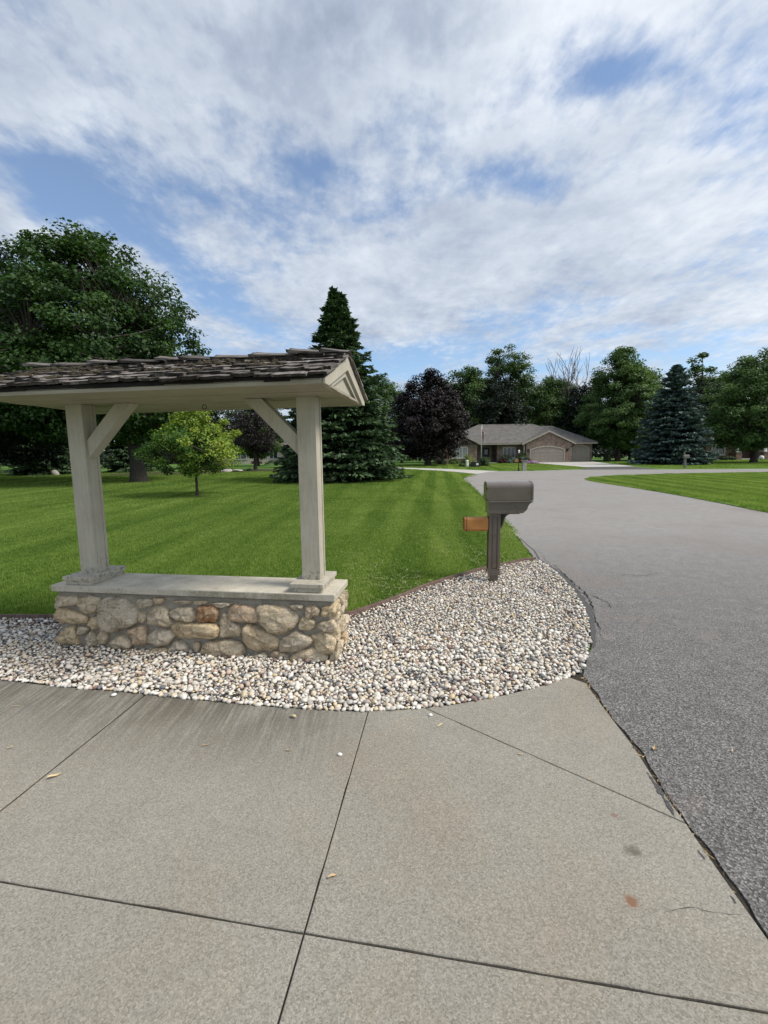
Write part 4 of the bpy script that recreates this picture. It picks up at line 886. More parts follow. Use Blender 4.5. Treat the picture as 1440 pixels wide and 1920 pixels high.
# ================================================================== NEAR MAILBOX
mbx = empty('post_mailbox', (1.46, 5.84, 0.0), R(-1.5))
tag(mbx, 'brown rural mailbox on a panelled post standing in the river pebbles', 'mailbox')
PW = 0.074
p = MB().box(-PW + 0.016, PW - 0.016, -PW + 0.016, PW - 0.016, 0.07, 0.905).build('post', M['mailbox'], mbx)
MB().box(-PW + 0.016, PW - 0.016, -PW + 0.016, PW - 0.016, -0.05, 0.0695).build('post_foot', M['mailbox'], p)
for (dx, dy) in ((0, -1), (0, 1), (1, 0), (-1, 0)):             # raised frame on each face: stiles and rails
    for (a0, a1, z0, z1, nm) in ((-PW, -PW + 0.034, 0.0705, 0.904, 'stile'), (PW - 0.034, PW, 0.0705, 0.904, 'stile'), (-PW + 0.0342, PW - 0.0342, 0.0705, 0.150, 'rail'), (-PW + 0.0342, PW - 0.0342, 0.862, 0.904, 'rail')):
        m_ = MB()
        if dx == 0: m_.box(a0, a1, min(dy * (PW - 0.0155), dy * PW), max(dy * (PW - 0.0155), dy * PW), z0, z1, 0.002)
        else: m_.box(min(dx * (PW - 0.0155), dx * (PW - 0.0008)), max(dx * (PW - 0.0155), dx * (PW - 0.0008)), max(a0, -PW + 0.002), min(a1, PW - 0.002), z0, z1, 0.002)
        m_.build(nm, M['mailbox'], p)
    if dx == 0: MB().box(-PW - 0.004, PW + 0.004, min(dy * PW, dy * (PW + 0.006)), max(dy * PW, dy * (PW + 0.006)), 0.070, 0.125, 0.003).build('base_moulding', M['mailbox'], p)
MB().box(-0.024, 0.024, -PW + 0.004, -PW + 0.0155, 0.165, 0.850, 0.003).build('face_panel', M['mailbox'], p)
for z in (0.25, 0.62): MB().prism([(0.006 * math.cos(a * 0.785), z + 0.006 * math.sin(a * 0.785)) for a in range(8)], 'y', -PW + 0.001, -PW + 0.0038).build('screw_hole', M['mailbox_dark'], p)
# skirt with an ogee nose, ledge, body
BX0, BX1 = -0.105, 0.480
nose = [(BX1 - 0.010, 1.045), (BX1 - 0.040, 1.025), (BX1 - 0.058, 0.995), (BX1 - 0.066, 0.960), (BX1 - 0.085, 0.935), (BX1 - 0.110, 0.920), (BX1 - 0.115, 0.906)]
sk_ = MB().prism([(BX0 + 0.012, 0.906), (BX0 + 0.012, 1.049)] + nose, 'y', -0.098, 0.098).build('skirt', M['mailbox'], mbx)
MB().prism([(BX0 + 0.012, 0.9065), (BX0 + 0.012, 0.945)] + [(BX1 - 0.098, 0.945), (BX1 - 0.118, 0.926), (BX1 - 0.124, 0.9065)], 'y', -0.1115, -0.0985).build('skirt_moulding', M['mailbox'], sk_)
MB().box(BX0 + 0.030, BX1 - 0.160, -0.085, 0.085, 0.893, 0.9055, 0.003).build('bottom_plate', M['mailbox'], sk_)
MB().box(BX0 + 0.004, BX1 - 0.004, -0.130, 0.130, 1.0495, 1.070, 0.006).build('ledge', M['mailbox'], mbx)
def arch(hw, z0, zs, zt, n=14):
    pts = [(-hw, z0)]; 
    for i in range(n + 1):
        a = math.pi - math.pi * i / n; pts.append((hw * math.cos(a) * (1.0), zs + (zt - zs) * math.sin(a) ** 0.8))
    pts.append((hw, z0)); return pts
body = MB(); A1 = arch(0.106, 1.0735, 1.245, 1.318); A2 = arch(0.106, 1.0735, 1.248, 1.325)
body.prism(A1, 'x', BX0, BX1 - 0.020); bo = body.build('body', M['mailbox'], mbx)
MB().prism(arch(0.111, 1.0735, 1.247, 1.324), 'x', BX1 - 0.0195, BX1 + 0.004).build('door', M['mailbox'], mbx)
MB().prism(arch(0.110, 1.0735, 1.246, 1.322), 'x', BX0 - 0.012, BX0 - 0.0005).build('rear_door', M['mailbox'], mbx)
MB().box(BX0 - 0.024, BX0 - 0.010, -0.119, -0.108, 1.215, 1.245, 0.002).build('latch', M['mailbox_dark'], mbx); MB().box(BX0 - 0.022, BX0 - 0.008, -0.119, -0.108, 1.080, 1.105, 0.002).build('latch', M['mailbox_dark'], mbx)
br = [(PW + 0.002, 0.905), (0.205, 0.905), (0.198, 0.885), (0.168, 0.868), (0.145, 0.840), (0.130, 0.790), (0.118, 0.735), (0.100, 0.705), (PW + 0.002, 0.690)]
b_ = MB().prism(br, 'y', -0.030, 0.030).build('bracket', M['mailbox'], mbx)
MB().prism([(PW + 0.012, 0.890), (0.170, 0.890), (0.140, 0.862), (0.118, 0.800), (0.105, 0.745), (PW + 0.012, 0.720)], 'y', -0.034, -0.0305).build('bracket_panel', M['mailbox_dark'], b_)
# an orange holder fixed to the left side of the post: a hollow rounded sleeve
def rrect(hw, hh, r_, n=4): return [(sx * (hw - r_) + r_ * math.cos(R(a0 + 90 * k / n)), sz * (hh - r_) + r_ * math.sin(R(a0 + 90 * k / n))) for (sx, sz, a0) in ((1, 1, 0), (-1, 1, 90), (-1, -1, 180), (1, -1, 270)) for k in range(n + 1)]
o1 = rrect(0.075, 0.090, 0.030); o2 = rrect(0.069, 0.084, 0.026); n = len(o1); x0, x1 = -0.395, -0.082; vs = []
for (xx, sc) in ((x0, o1), (x1, o1), (x0, o2), (x1 - 0.02, o2)): vs += [(xx, p[0] + 0.010, p[1] + 0.755) for p in sc]
fs = [(k, (k + 1) % n, n + (k + 1) % n, n + k) for k in range(n)] + [(2 * n + (k + 1) % n, 2 * n + k, 3 * n + k, 3 * n + (k + 1) % n) for k in range(n)] + [((k + 1) % n, k, 2 * n + k, 2 * n + (k + 1) % n) for k in range(n)] + [tuple(range(n, 2 * n)), tuple(range(3 * n, 4 * n))]
hd = MB().add(vs, fs).build('side_holder', M['orange'], mbx); hd['label'] = 'orange sleeve fixed to the left side of the post'
MB().prism([(p[0] + 0.010, p[1] + 0.755) for p in rrect(0.0775, 0.0925, 0.031)], 'x', x0 + 0.020, x0 + 0.034).build('rim_band', M['plaque_brown'], hd)
MB().box(-0.0815, -PW - 0.0005, -0.030, 0.050, 0.690, 0.820, 0.003).build('holder_bracket', M['mailbox_dark'], hd)
# ================================================================== TREES
def leaf_quads(P, nrm, size, asp, r, fold=0.25):
    """rhombic leaves: P (n,3) centres, nrm (n,3) preferred normals"""
    n = len(P); nn = nrm + r.normal(0, 0.55, (n, 3)); nn /= np.linalg.norm(nn, axis=1, keepdims=True) + 1e-9
    a = r.normal(size=(n, 3)); u = np.cross(nn, a); u /= np.linalg.norm(u, axis=1, keepdims=True) + 1e-9; v = np.cross(nn, u)
    L = (size * r.uniform(0.7, 1.3, n))[:, None]; Wd = L * asp
    V = np.stack([P - u * L * 0.5, P + v * Wd * 0.5 + nn * L * fold * 0.3, P + u * L * 0.5, P - v * Wd * 0.5 + nn * L * fold * 0.3], 1).reshape(-1, 3)
    F_ = np.arange(4 * n).reshape(n, 4); return V, F_
def prof_r(prof, t):
    return np.interp(t, [p[0] for p in prof], [p[1] for p in prof])
def crown_points(r, K, prof, z0, z1, rx, ry, lobes=0.16, shell=0.55):
    t = np.empty(0)
    while len(t) < K:                                   # heights weighted by girth
        a = r.random(K * 3); b = r.random(K * 3); t = np.concatenate([t, a[b < prof_r(prof, a) ** 1.2 + 0.05]])
    t = t[:K]; ph = r.uniform(0, 2 * np.pi, K); q = r.random(K) ** shell
    p0, p1, p2 = r.uniform(0, 6.28, 3)
    lob = 1 + lobes * (np.sin(3 * ph + p0 + 4 * t) + 0.7 * np.sin(5 * ph + p1 - 9 * t) + 0.5 * np.sin(2 * ph + 13 * t + p2)) / 1.5
    rad = prof_r(prof, t) * q * lob
    return np.stack([rx * rad * np.cos(ph), ry * rad * np.sin(ph), z0 + (z1 - z0) * t], 1), q
def limb_mesh(r, base_r, H0, cl, z1, nl=7, lean=(0, 0), twig=0.02, flare=1.6):
    mb = MB(); top = Vector((lean[0], lean[1], H0))
    pts = [Vector((0, 0, -0.15)), Vector((0, 0, 0.12)), Vector((lean[0] * .15, lean[1] * .15, H0 * 0.3)), Vector((lean[0] * .5, lean[1] * .5, H0 * 0.65)), top]
    mb.tube(pts, [base_r * flare, base_r * flare * 0.85, base_r, base_r * 0.92, base_r * 0.85], 10)
    lead = [top, top.lerp(Vector((0, 0, z1 * 0.78)), 0.4) + Vector((r.normal(0, .2), r.normal(0, .2), 0)), Vector((r.normal(0, .3), r.normal(0, .3), z1 * 0.80))]
    mb.tube(lead, [base_r * 0.75, base_r * 0.45, base_r * 0.1], 8)
    paths = [lead]; idx = []
    far = np.argsort(-np.hypot(cl[:, 0], cl[:, 1]))
    for i in range(nl):
        a = 2 * np.pi * i / nl + r.uniform(-0.25, 0.25); sc = (np.cos(a) * cl[:, 0] + np.sin(a) * cl[:, 1]) + 0.35 * r.normal(size=len(cl)) - 0.15 * np.abs(cl[:, 2] - (H0 + (z1 - H0) * r.uniform(0.25, 0.7)))
        e = Vector(cl[int(np.argmax(sc))]); e = Vector((e.x * 0.78, e.y * 0.78, e.z)); s = top.lerp(lead[1], r.uniform(0.0, 0.6)); m = s.lerp(e, 0.5) + Vector((0, 0, -0.06 * (e - s).length + r.normal(0, .15)))
        q = [s, s.lerp(m, 0.55) + Vector((0, 0, 0.05)), m, m.lerp(e, 0.5) + Vector((0, 0, 0.1)), e]
        rb = base_r * r.uniform(0.32, 0.5); mb.tube(q, [rb, rb * 0.8, rb * 0.55, rb * 0.35, rb * 0.1], 7); paths.append(q)
    allp = [pt for q in paths for a, b in zip(q[:-1], q[1:]) for pt in (a, a.lerp(b, 0.5))]
    A = np.array([p[:] for p in allp])
    for c in cl:
        d = np.linalg.norm(A - c, axis=1) + 0.6 * np.maximum(0, A[:, 2] - c[2]); j = int(np.argmin(d)); s = Vector(A[j]); e = Vector(c)
        m = s.lerp(e, 0.55) + Vector((r.normal(0, .1), r.normal(0, .1), -0.04 * (e - s).length)); tw = twig + 0.012 * (e - s).length
        mb.tube([s, m, e], [tw, tw * 0.7, tw * 0.25], 4, False)
    return mb
def broadleaf(name, label, loc, H, rx, ry, crown_z0, trunk_r, leafm, seed, K=160, per=120, leaf=0.16, cr=None, prof=None, lean=(0, 0), trunk_h=None, cat='tree', group=None, bark='bark', nl=7, shell=0.5, flat=0.6, lobes=0.16, hi=None, asp=0.75):
    r = np.random.default_rng(seed)
    prof = prof or [(0, 0.35), (0.12, 0.78), (0.32, 1.0), (0.55, 0.95), (0.75, 0.74), (0.9, 0.44), (1.0, 0.12)]
    cl, q = crown_points(r, K, prof, crown_z0, H, rx, ry, lobes, shell); cl[:, 0] += lean[0]; cl[:, 1] += lean[1]
    cr = cr or 0.16 * (rx + ry) / 2 + 0.15
    P = []; N_ = []; Rd = []
    cen = np.array([lean[0], lean[1], crown_z0 + (H - crown_z0) * 0.45])
    for c, qq in zip(cl, q):
        n = int(per * r.uniform(0.6, 1.35)); d = r.normal(size=(n, 3)); d /= np.linalg.norm(d, axis=1, keepdims=True); k = cr * r.uniform(0.65, 1.25)
        off = d * (k * r.random(n)[:, None] ** 0.45) * np.array([1, 1, flat]); P.append(c + off)
        out = (c - cen); out = out / (np.linalg.norm(out) + 1e-6); N_.append(d * 0.35 + out * 0.4 + np.array([0, 0, 0.75]))
        b = r.uniform(0.15, 0.75); 
        if hi is not None: b = hi(c, b)
        Rd.append(np.clip(b + r.normal(0, 0.16, n), 0, 1))
    P = np.concatenate(P); V, F_ = leaf_quads(P, np.concatenate(N_), leaf, asp, r)
    t = empty(name, loc); tag(t, label, cat, group)
    limb_mesh(r, trunk_r, trunk_h or crown_z0 + 0.15 * (H - crown_z0), cl, H, nl, (lean[0] * .12, lean[1] * .12)).build('trunk', M[bark], t, True)
    link('crown', mesh_np('crown', V, F_, M[leafm], np.repeat(np.concatenate(Rd), 4)), t)
    return t
def conifer(name, label, loc, H, rb, leafm, seed, z0=0.25, levels=46, nb=12, prof=None, droop=0.28, twin=False, spray=0.34, group=None, dens=1.0, power=0.85):
    r = np.random.default_rng(seed); P0 = []; D = []; Ln = []; Rd = []; mb = MB()
    tr = H * 0.018 + 0.05; mb.tube([(0, 0, -0.1), (0, 0, H * 0.3), (0.03, 0, H * 0.7), (0, 0, H * 0.985)], [tr * 1.2, tr * 0.85, tr * 0.4, 0.015], 9)
    tops = [(0.0, 0.0, H)] if not twin else [(-0.20, 0.0, H), (0.34, 0.1, H * 0.975)]
    if twin: mb.tube([(0, 0, H * 0.74), (0.36, 0.1, H * 0.86), (0.42, 0.1, H * 0.97)], [0.09, 0.06, 0.015], 6)
    for (tx, ty, HH) in tops:
      for lv in range(levels):
        f = (lv + 0.5) / levels
        if twin and tx > 0 and f < 0.74: continue
        z = z0 + (HH - z0) * f; rad = rb * (prof_r(prof, f) if prof else (1 - f) ** power) + 0.10
        wgt = max(0.0, (f - 0.70) / 0.30) if twin else 0.0
        n = max(4, int(nb * (0.55 + 0.6 * (1 - f))))
        a0 = r.uniform(0, 6.28)
        for b in range(n):
            a = a0 + 2 * math.pi * b / n + r.normal(0, 0.14); ln = rad * r.uniform(0.66, 1.16); up = 0.25 * (f > 0.75) + r.normal(0, 0.06) - droop * (1 - f)
            d = np.array([math.cos(a), math.sin(a), up]); d /= np.linalg.norm(d); o = np.array([tx * wgt, ty * wgt, z + r.normal(0, 0.06)])
            tip = o + d * ln; tip[2] += 0.10 * ln * (1 if f < 0.8 else 0.3)
            if ln > 0.5 and r.random() < 0.6: mb.tube([o, (o + tip) / 2 - np.array([0, 0, 0.03 * ln]), tip], [0.018 + 0.010 * ln, 0.012 + 0.005 * ln, 0.005], 4, False)
            m = int((9 + 26 * ln) * dens); s = np.sort(r.random(m) ** 0.65); s = 0.12 + 0.88 * s
            side = np.cross(d, [0, 0, 1.0]); side /= np.linalg.norm(side) + 1e-9
            wdt = 0.32 * ln * (1 - 0.65 * s) * (s > 0.0) + 0.10; sg = r.uniform(-1, 1, m)
            c = o + np.outer(s * ln, d) + np.outer(sg * wdt, side); c[:, 2] += 0.10 * ln * s ** 2 - 0.06 * np.abs(sg) - 0.05 * r.random(m) * ln * 0.6 + r.normal(0, 0.03, m)
            dd = d[None] * 0.75 + side[None] * (np.sign(sg) * (0.25 + 0.5 * np.abs(sg)))[:, None] + r.normal(0, 0.28, (m, 3)); dd[:, 2] += 0.05
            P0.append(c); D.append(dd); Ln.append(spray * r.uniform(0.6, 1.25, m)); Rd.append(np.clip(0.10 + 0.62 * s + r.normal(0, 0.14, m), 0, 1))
    P0 = np.concatenate(P0); D = np.concatenate(D); D /= np.linalg.norm(D, axis=1, keepdims=True); Ln = np.concatenate(Ln); n = len(P0)
    up = np.array([0, 0, 1.0]) + r.normal(0, 0.55, (n, 3)); w_ = np.cross(D, up); w_ /= np.linalg.norm(w_, axis=1, keepdims=True) + 1e-9; nn = np.cross(w_, D)
    L = Ln[:, None]; Wd = L * 0.20
    V = np.stack([P0 - D * L * 0.5, P0 + w_ * Wd + nn * L * 0.05, P0 + D * L * 0.5 - nn * L * 0.04, P0 - w_ * Wd + nn * L * 0.05], 1).reshape(-1, 3)
    t = empty(name, loc); tag(t, label, 'tree', group); mb.build('trunk', M['bark'], t, True)
    link('crown', mesh_np('crown', V, np.arange(4 * n).reshape(n, 4), M[leafm], np.repeat(np.concatenate(Rd), 4)), t)
    return t
def bush(name, label, loc, rx, ry, h, leafm, seed, n=2600, leaf=0.07, group=None, stem=True):
    r = np.random.default_rng(seed); K = 26
    d = r.normal(size=(K, 3)); d[:, 2] = np.abs(d[:, 2]); d /= np.linalg.norm(d, axis=1, keepdims=True); cl = d * (r.random(K)[:, None] ** 0.4) * 0.78
    P = []; N_ = []; Rd = []
    for c in cl:
        m = n // K; e = r.normal(size=(m, 3)); e /= np.linalg.norm(e, axis=1, keepdims=True); P.append(c + e * 0.30 * r.random(m)[:, None] ** 0.4); N_.append(e * 0.6 + c + [0, 0, 0.5]); Rd.append(np.clip(r.uniform(0.2, 0.8) + r.normal(0, 0.18, m), 0, 1))
    P = np.concatenate(P); P[:, 2] = np.abs(P[:, 2]) + 0.02; P = P * np.array([rx, ry, h]); V, F_ = leaf_quads(P, np.concatenate(N_), leaf, 0.7, r)
    t = empty(name, loc); tag(t, label, 'shrub', group)
    link('foliage', mesh_np('foliage', V, F_, M[leafm], np.repeat(np.concatenate(Rd), 4)), t)
    mb = MB()
    for k in range(5): a = k * 1.25; mb.tube([(0.03 * math.cos(a), 0.03 * math.sin(a), -0.05), (0.25 * rx * math.cos(a), 0.25 * ry * math.sin(a), 0.4 * h), (0.5 * rx * math.cos(a), 0.5 * ry * math.sin(a), 0.75 * h)], [0.025, 0.018, 0.008], 5)
    mb.build('stem', M['bark'], t, True); return t
def gp(x, y): return (x, y, T(y) + LAWN_DZ)

# the large maple behind the stand, its crown reaching left of the trunk
broadleaf('maple_tree', 'tall dense green maple rising behind the left half of the shake roof', gp(-16.2, 29.4), 15.4, 7.0, 6.5, 2.8, 0.42, 'leaf_maple', 11, K=720, per=150, leaf=0.205, cr=1.0, lean=(-2.2, 0), lobes=0.07, shell=0.42,
          prof=[(0, 0.45), (0.10, 0.86), (0.28, 1.0), (0.46, 0.97), (0.64, 0.84), (0.80, 0.62), (0.92, 0.40), (1.0, 0.16)], trunk_h=3.6, nl=9, flat=0.55)
broadleaf('maple_tree', 'very dark maple cut off by the left edge of the picture', gp(-28.6, 31.5), 16.8, 7.6, 6.5, 1.4, 0.40, 'leaf_dark', 12, K=460, per=150, leaf=0.23, cr=1.15, prof=[(0, 0.55), (0.12, 0.9), (0.3, 1.0), (0.5, 0.96), (0.7, 0.78), (0.88, 0.48), (1.0, 0.15)], nl=8)
def lime_hi(c, b): return min(1.0, b + 0.42 * max(0, (c[2] - 2.1)) / 1.3 + 0.32 * max(0.0, c[0]) / 1.5)  # new yellow growth; sunlit top and right side are put into leaf colour
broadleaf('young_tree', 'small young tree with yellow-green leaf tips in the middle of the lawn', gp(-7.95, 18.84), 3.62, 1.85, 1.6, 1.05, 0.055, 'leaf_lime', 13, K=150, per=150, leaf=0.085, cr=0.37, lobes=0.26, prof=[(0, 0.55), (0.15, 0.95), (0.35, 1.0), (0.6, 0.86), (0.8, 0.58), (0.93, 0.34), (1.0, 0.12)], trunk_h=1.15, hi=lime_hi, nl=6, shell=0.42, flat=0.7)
broadleaf('plum_tree', 'small dark purple-leaved tree in a mulch bed before the pale house', gp(-13.4, 46.6), 6.6, 3.5, 3.0, 1.9, 0.17, 'leaf_copper', 14, K=110, per=80, leaf=0.17, cr=0.7, trunk_h=2.0)
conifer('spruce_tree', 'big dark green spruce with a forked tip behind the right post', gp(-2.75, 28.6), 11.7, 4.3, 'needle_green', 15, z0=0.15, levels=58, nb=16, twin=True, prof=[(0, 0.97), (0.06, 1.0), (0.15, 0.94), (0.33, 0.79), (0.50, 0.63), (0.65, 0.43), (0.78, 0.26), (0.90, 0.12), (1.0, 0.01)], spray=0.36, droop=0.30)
conifer('spruce_tree', 'low young spruce tucked against the left foot of the big spruce', gp(-5.6, 31.3), 4.6, 2.3, 'needle_green', 16, levels=26, nb=11, spray=0.34)
broadleaf('copper_beech', 'round dark purple tree left of the brick house', gp(5.5, 55.0), 11.4, 4.8, 4.6, 1.3, 0.34, 'leaf_copper', 17, lobes=0.08, K=320, per=150, leaf=0.23, cr=1.0, prof=[(0, 0.6), (0.12, 0.92), (0.3, 1.0), (0.5, 0.93), (0.7, 0.76), (0.86, 0.52), (1.0, 0.18)], trunk_h=2.4)
broadleaf('maple_tree', 'full green maple between the double garage and the blue spruce', gp(33.4, 63.5), 15.3, 5.2, 4.8, 1.9, 0.32, 'leaf_bright', 18, lobes=0.08, K=420, per=150, leaf=0.24, cr=0.95, prof=[(0, 0.40), (0.12, 0.80), (0.3, 1.0), (0.5, 0.94), (0.7, 0.74), (0.86, 0.48), (1.0, 0.12)], trunk_h=2.6)
conifer('blue_spruce', 'broad blue spruce right of the brick house', gp(31.4, 48.6), 10.5, 3.75, 'needle_blue', 19, z0=0.1, levels=46, nb=15, prof=[(0, 0.98), (0.08, 1.0), (0.25, 0.90), (0.45, 0.72), (0.62, 0.56), (0.78, 0.36), (0.90, 0.20), (1.0, 0.02)], spray=0.46, droop=0.16, dens=1.1)
broadleaf('maple_tree', 'green maple cut off by the right edge of the picture', gp(41.6, 50.0), 11.9, 5.6, 5.0, 1.7, 0.30, 'leaf_bright', 20, lobes=0.1, K=360, per=150, leaf=0.22, cr=0.95, prof=[(0, 0.5), (0.12, 0.86), (0.3, 1.0), (0.5, 0.97), (0.7, 0.80), (0.86, 0.56), (1.0, 0.2)], trunk_h=2.2)
# wood behind the houses: each tree its own object, copies share their leaves
W1 = broadleaf('woodland_tree', 'tallest tree behind the brick house with a ragged split top', gp(20.6, 75.0), 18.6, 4.2, 4.0, 3.5, 0.30, 'leaf_wood', 41, K=200, per=130, leaf=0.28, cr=1.15, prof=[(0, 0.8), (0.2, 1.0), (0.45, 0.8), (0.6, 0.72), (0.75, 0.9), (0.9, 0.66), (1.0, 0.2)], lobes=0.34, group='wood behind the houses')
W2 = broadleaf('woodland_tree', 'broad green tree behind the left end of the brick house roof', gp(13.6, 73.0), 15.2, 5.6, 5.0, 1.5, 0.30, 'leaf_wood', 42, K=240, per=130, leaf=0.29, cr=1.2, group='wood behind the houses')
W3 = broadleaf('woodland_tree', 'dull olive tree behind the middle of the brick house roof', gp(18.0, 70.5), 13.4, 4.6, 4.0, 1.5, 0.26, 'leaf_dark', 43, K=200, per=130, leaf=0.28, cr=1.1, group='wood behind the houses')
W4 = broadleaf('woodland_tree', 'open tree with sky showing through behind the blue spruce', gp(50.5, 72.0), 16.4, 4.4, 4.2, 3.0, 0.28, 'leaf_wood', 44, K=90, per=80, leaf=0.36, cr=1.0, lobes=0.3, group='wood behind the houses')
def again(src, label, x, y, s, rz, sz=None):
    c = copy_tree(src); c.location = gp(x, y); c.scale = (s, s, sz or s); c.rotation_euler = (0, 0, rz); c['label'] = label
    return c
again(W2, 'green tree behind the double garage, right of the tallest tree', 27.5, 74.0, 0.90, 1.1)
again(W2, 'green tree filling the skyline left of the tallest tree', 16.2, 82.0, 1.0, 3.0)
again(W2, 'green tree filling the skyline right of the tallest tree', 25.5, 83.0, 0.98, 5.0)
again(W2, 'green tree on the skyline left of the garage maple', 33.5, 84.0, 0.95, 0.9)
again(W3, 'dark tree filling the gap left of the garage maple', 31.5, 70.0, 0.92, 2.3)
again(W2, 'green treetop between the big spruce and the purple tree', 0.2, 76.0, 0.92, 4.0)
again(W3, 'dark tree behind the purple tree, right side', 9.5, 78.0, 1.02, 3.2)
again(W3, 'dark low tree behind the purple tree, left side', 2.8, 68.0, 0.66, 0.6)
again(W2, 'green treetop showing between the garage maple and the blue spruce', 41.0, 72.0, 0.96, 2.0)
again(W3, 'dark tree behind the right slope of the blue spruce', 47.0, 66.0, 0.86, 5.1)
again(W2, 'tall green tree behind the far right maple', 60.0, 73.0, 1.0, 0.3)
again(W1, 'slim tree just right of the open tree', 55.0, 76.0, 0.78, 2.2)
again(W3, 'dark tree low behind the garage maple trunk', 36.5, 66.0, 0.70, 1.7)
again(W2, 'green tree behind the plum tree, right of the young tree', -17.5, 62.0, 0.78, 2.7)
again(W3, 'dark tree standing behind the young tree', -22.0, 54.0, 0.72, 0.2)
again(W2, 'green tree behind the trunk of the big maple', -33.0, 64.0, 0.86, 5.6)
again(W3, 'dark tree behind the left post, low down', -38.0, 52.0, 0.95, 4.4)
again(W3, 'dark tree at the far left below the roof', -47.0, 54.0, 0.95, 1.4)
again(W2, 'green tree farthest left behind the lawn', -58.0, 66.0, 0.95, 3.6)
c1 = conifer('spruce_tree', 'grey-green spruce with hanging boughs just left of the left post', gp(-32.5, 42.5), 9.5, 3.6, 'needle_green', 51, levels=32, nb=12, spray=0.42, droop=0.45)
c2_ = copy_tree(c1); c2_.location = gp(-26.8, 47.0); c2_.scale = (0.8, 0.8, 0.85); c2_.rotation_euler = (0, 0, 2.0); c2_['label'] = 'dark spruce between the left post and the maple trunk'
c3_ = copy_tree(c1); c3_.location = gp(-9.6, 54.0); c3_.scale = (0.8, 0.8, 0.9); c3_.rotation_euler = (0, 0, 1.0); c3_['label'] = 'spruce seen in the corner between right brace and post'
# the far wood closing the view behind the gardens: one mass of foliage with trunks
def far_wood(name, label, x0, x1, y0, y1, K, h0, h1, leafm, seed, leaf=0.8, per=120):
    r = np.random.default_rng(seed); P = []; N_ = []; Rd = []; mb = MB()
    for k in range(K):
        x = x0 + (x1 - x0) * (k + r.random()) / K; y = r.uniform(y0, y1); h = r.uniform(h0, h1); wd = r.uniform(2.6, 4.4); b = r.uniform(0.2, 0.7); z = T(y)
        mb.tube([(x, y, z - .2), (x + r.normal(0, .2), y, z + h * 0.7)], [0.22, 0.07], 6, False)
        n = int(per * r.uniform(0.8, 1.3)); t = r.random(n) ** 0.85; a = r.uniform(0, 6.28, n); q = wd * np.sin(np.pi * (0.22 + 0.74 * t)) ** 0.8 * r.random(n) ** 0.35 * (1 + 0.2 * np.sin(3 * a + 9 * t + k))
        P.append(np.stack([x + q * np.cos(a), y + q * np.sin(a), z + 0.2 + h * t], 1)); N_.append(np.stack([np.cos(a), np.sin(a), np.full(n, 0.8)], 1)); Rd.append(np.clip(b + r.normal(0, .18, n), 0, 1))
    V, F_ = leaf_quads(np.concatenate(P), np.concatenate(N_), leaf, 0.8, r); nv = len(V)
    me = mesh_np(name, V, F_, M[leafm], np.repeat(np.concatenate(Rd), 4)); o = link(name, me); tag(o, label, 'wood', kind='stuff')
    tr = mb.build('trunks', M['bark'], o); tr['kind'] = 'stuff'; return o
far_wood('distant_wood', 'dark green wood closing the view behind the houses', -150, 150, 108, 122, 120, 7.5, 11.0, 'leaf_wood', 71, per=420)
far_wood('undergrowth', 'low dark undergrowth below the trees behind the houses', -110, 105, 100, 105, 120, 2.6, 4.4, 'leaf_dark', 72, 0.6, 260)
# leafless tree behind the garage
def bare_tree(name, label, loc, H, seed):
    r = random.Random(seed); mb = MB()
    def grow(p, d, ln, rad, lv):
        q = [p]; cur = p
        for i in range(3): d = (d + Vector((r.gauss(0, .10), r.gauss(0, .10), 0.05))).normalized(); cur = cur + d * ln / 3; q.append(cur)
        mb.tube(q, [rad, rad * .9, rad * .8, rad * .65], 5 if lv else 8, False)
        if lv < 5:
            for _ in range(3 if lv < 3 else 2):
                a = r.uniform(0, 6.28); sp = r.uniform(0.25, 0.6); o_ = Vector((math.cos(a), math.sin(a), 0.25)) * sp; grow(q[-1] if r.random() < .6 else q[2], (d + o_).normalized(), ln * r.uniform(.62, .82), rad * .62, lv + 1)
    grow(Vector((0, 0, -0.1)), Vector((0, 0, 1)), H * 0.30, H * 0.014, 0)
    t = empty(name, loc); tag(t, label, 'tree'); mb.build('trunk', M['bark_grey'], t, True); return t
bare_tree('bare_tree', 'leafless grey tree rising behind the double garage', gp(30.6, 72.5), 22.0, 4)

# mulch beds on the left lawn
tag(sheet('mulch_bed', smooth_line([(-25.0, 38.5), (-26.0, 43.0), (-23.0, 46.5), (-18.0, 46.0), (-15.2, 43.0), (-15.0, 40.0), (-19.0, 37.6), (-25.0, 38.5)])[:-1], 0.02, M['mulch']), kind='structure')
tag(sheet('mulch_bed', [(-13.6 + 3.4 * math.cos(a * 0.393) * (1 + .08 * math.sin(a * 2)), 45.2 + 2.6 * math.sin(a * 0.393)) for a in range(16)], 0.03, M['mulch']), kind='structure')
tag(sheet('mulch_bed', [(-16.2 + 1.0 * math.cos(a * 0.393), 29.4 + 0.8 * math.sin(a * 0.393)) for a in range(16)], 0.005, M['mulch']), kind='structure')
tag(sheet('mulch_bed', [(-7.95 + 0.36 * math.cos(a * 0.393), 18.84 + 0.32 * math.sin(a * 0.393)) for a in range(16)], 0.012, M['mulch']), kind='structure')
def rock(name, label, loc, s, seed, m='limestone', group=None):
    v, f = ico(3); r_ = np.random.default_rng(seed); q = v.copy()
    for _ in range(9): d = r_.normal(size=3); d /= np.linalg.norm(d); q = q + np.outer(np.maximum(0, v @ d - 0.3) * r_.uniform(-0.5, 0.2), d)
    q = q * np.array(s); o = link(name, mesh_np(name, q, f, M[m], None, True)); o.location = loc; tag(o, label, 'rock', group); return o
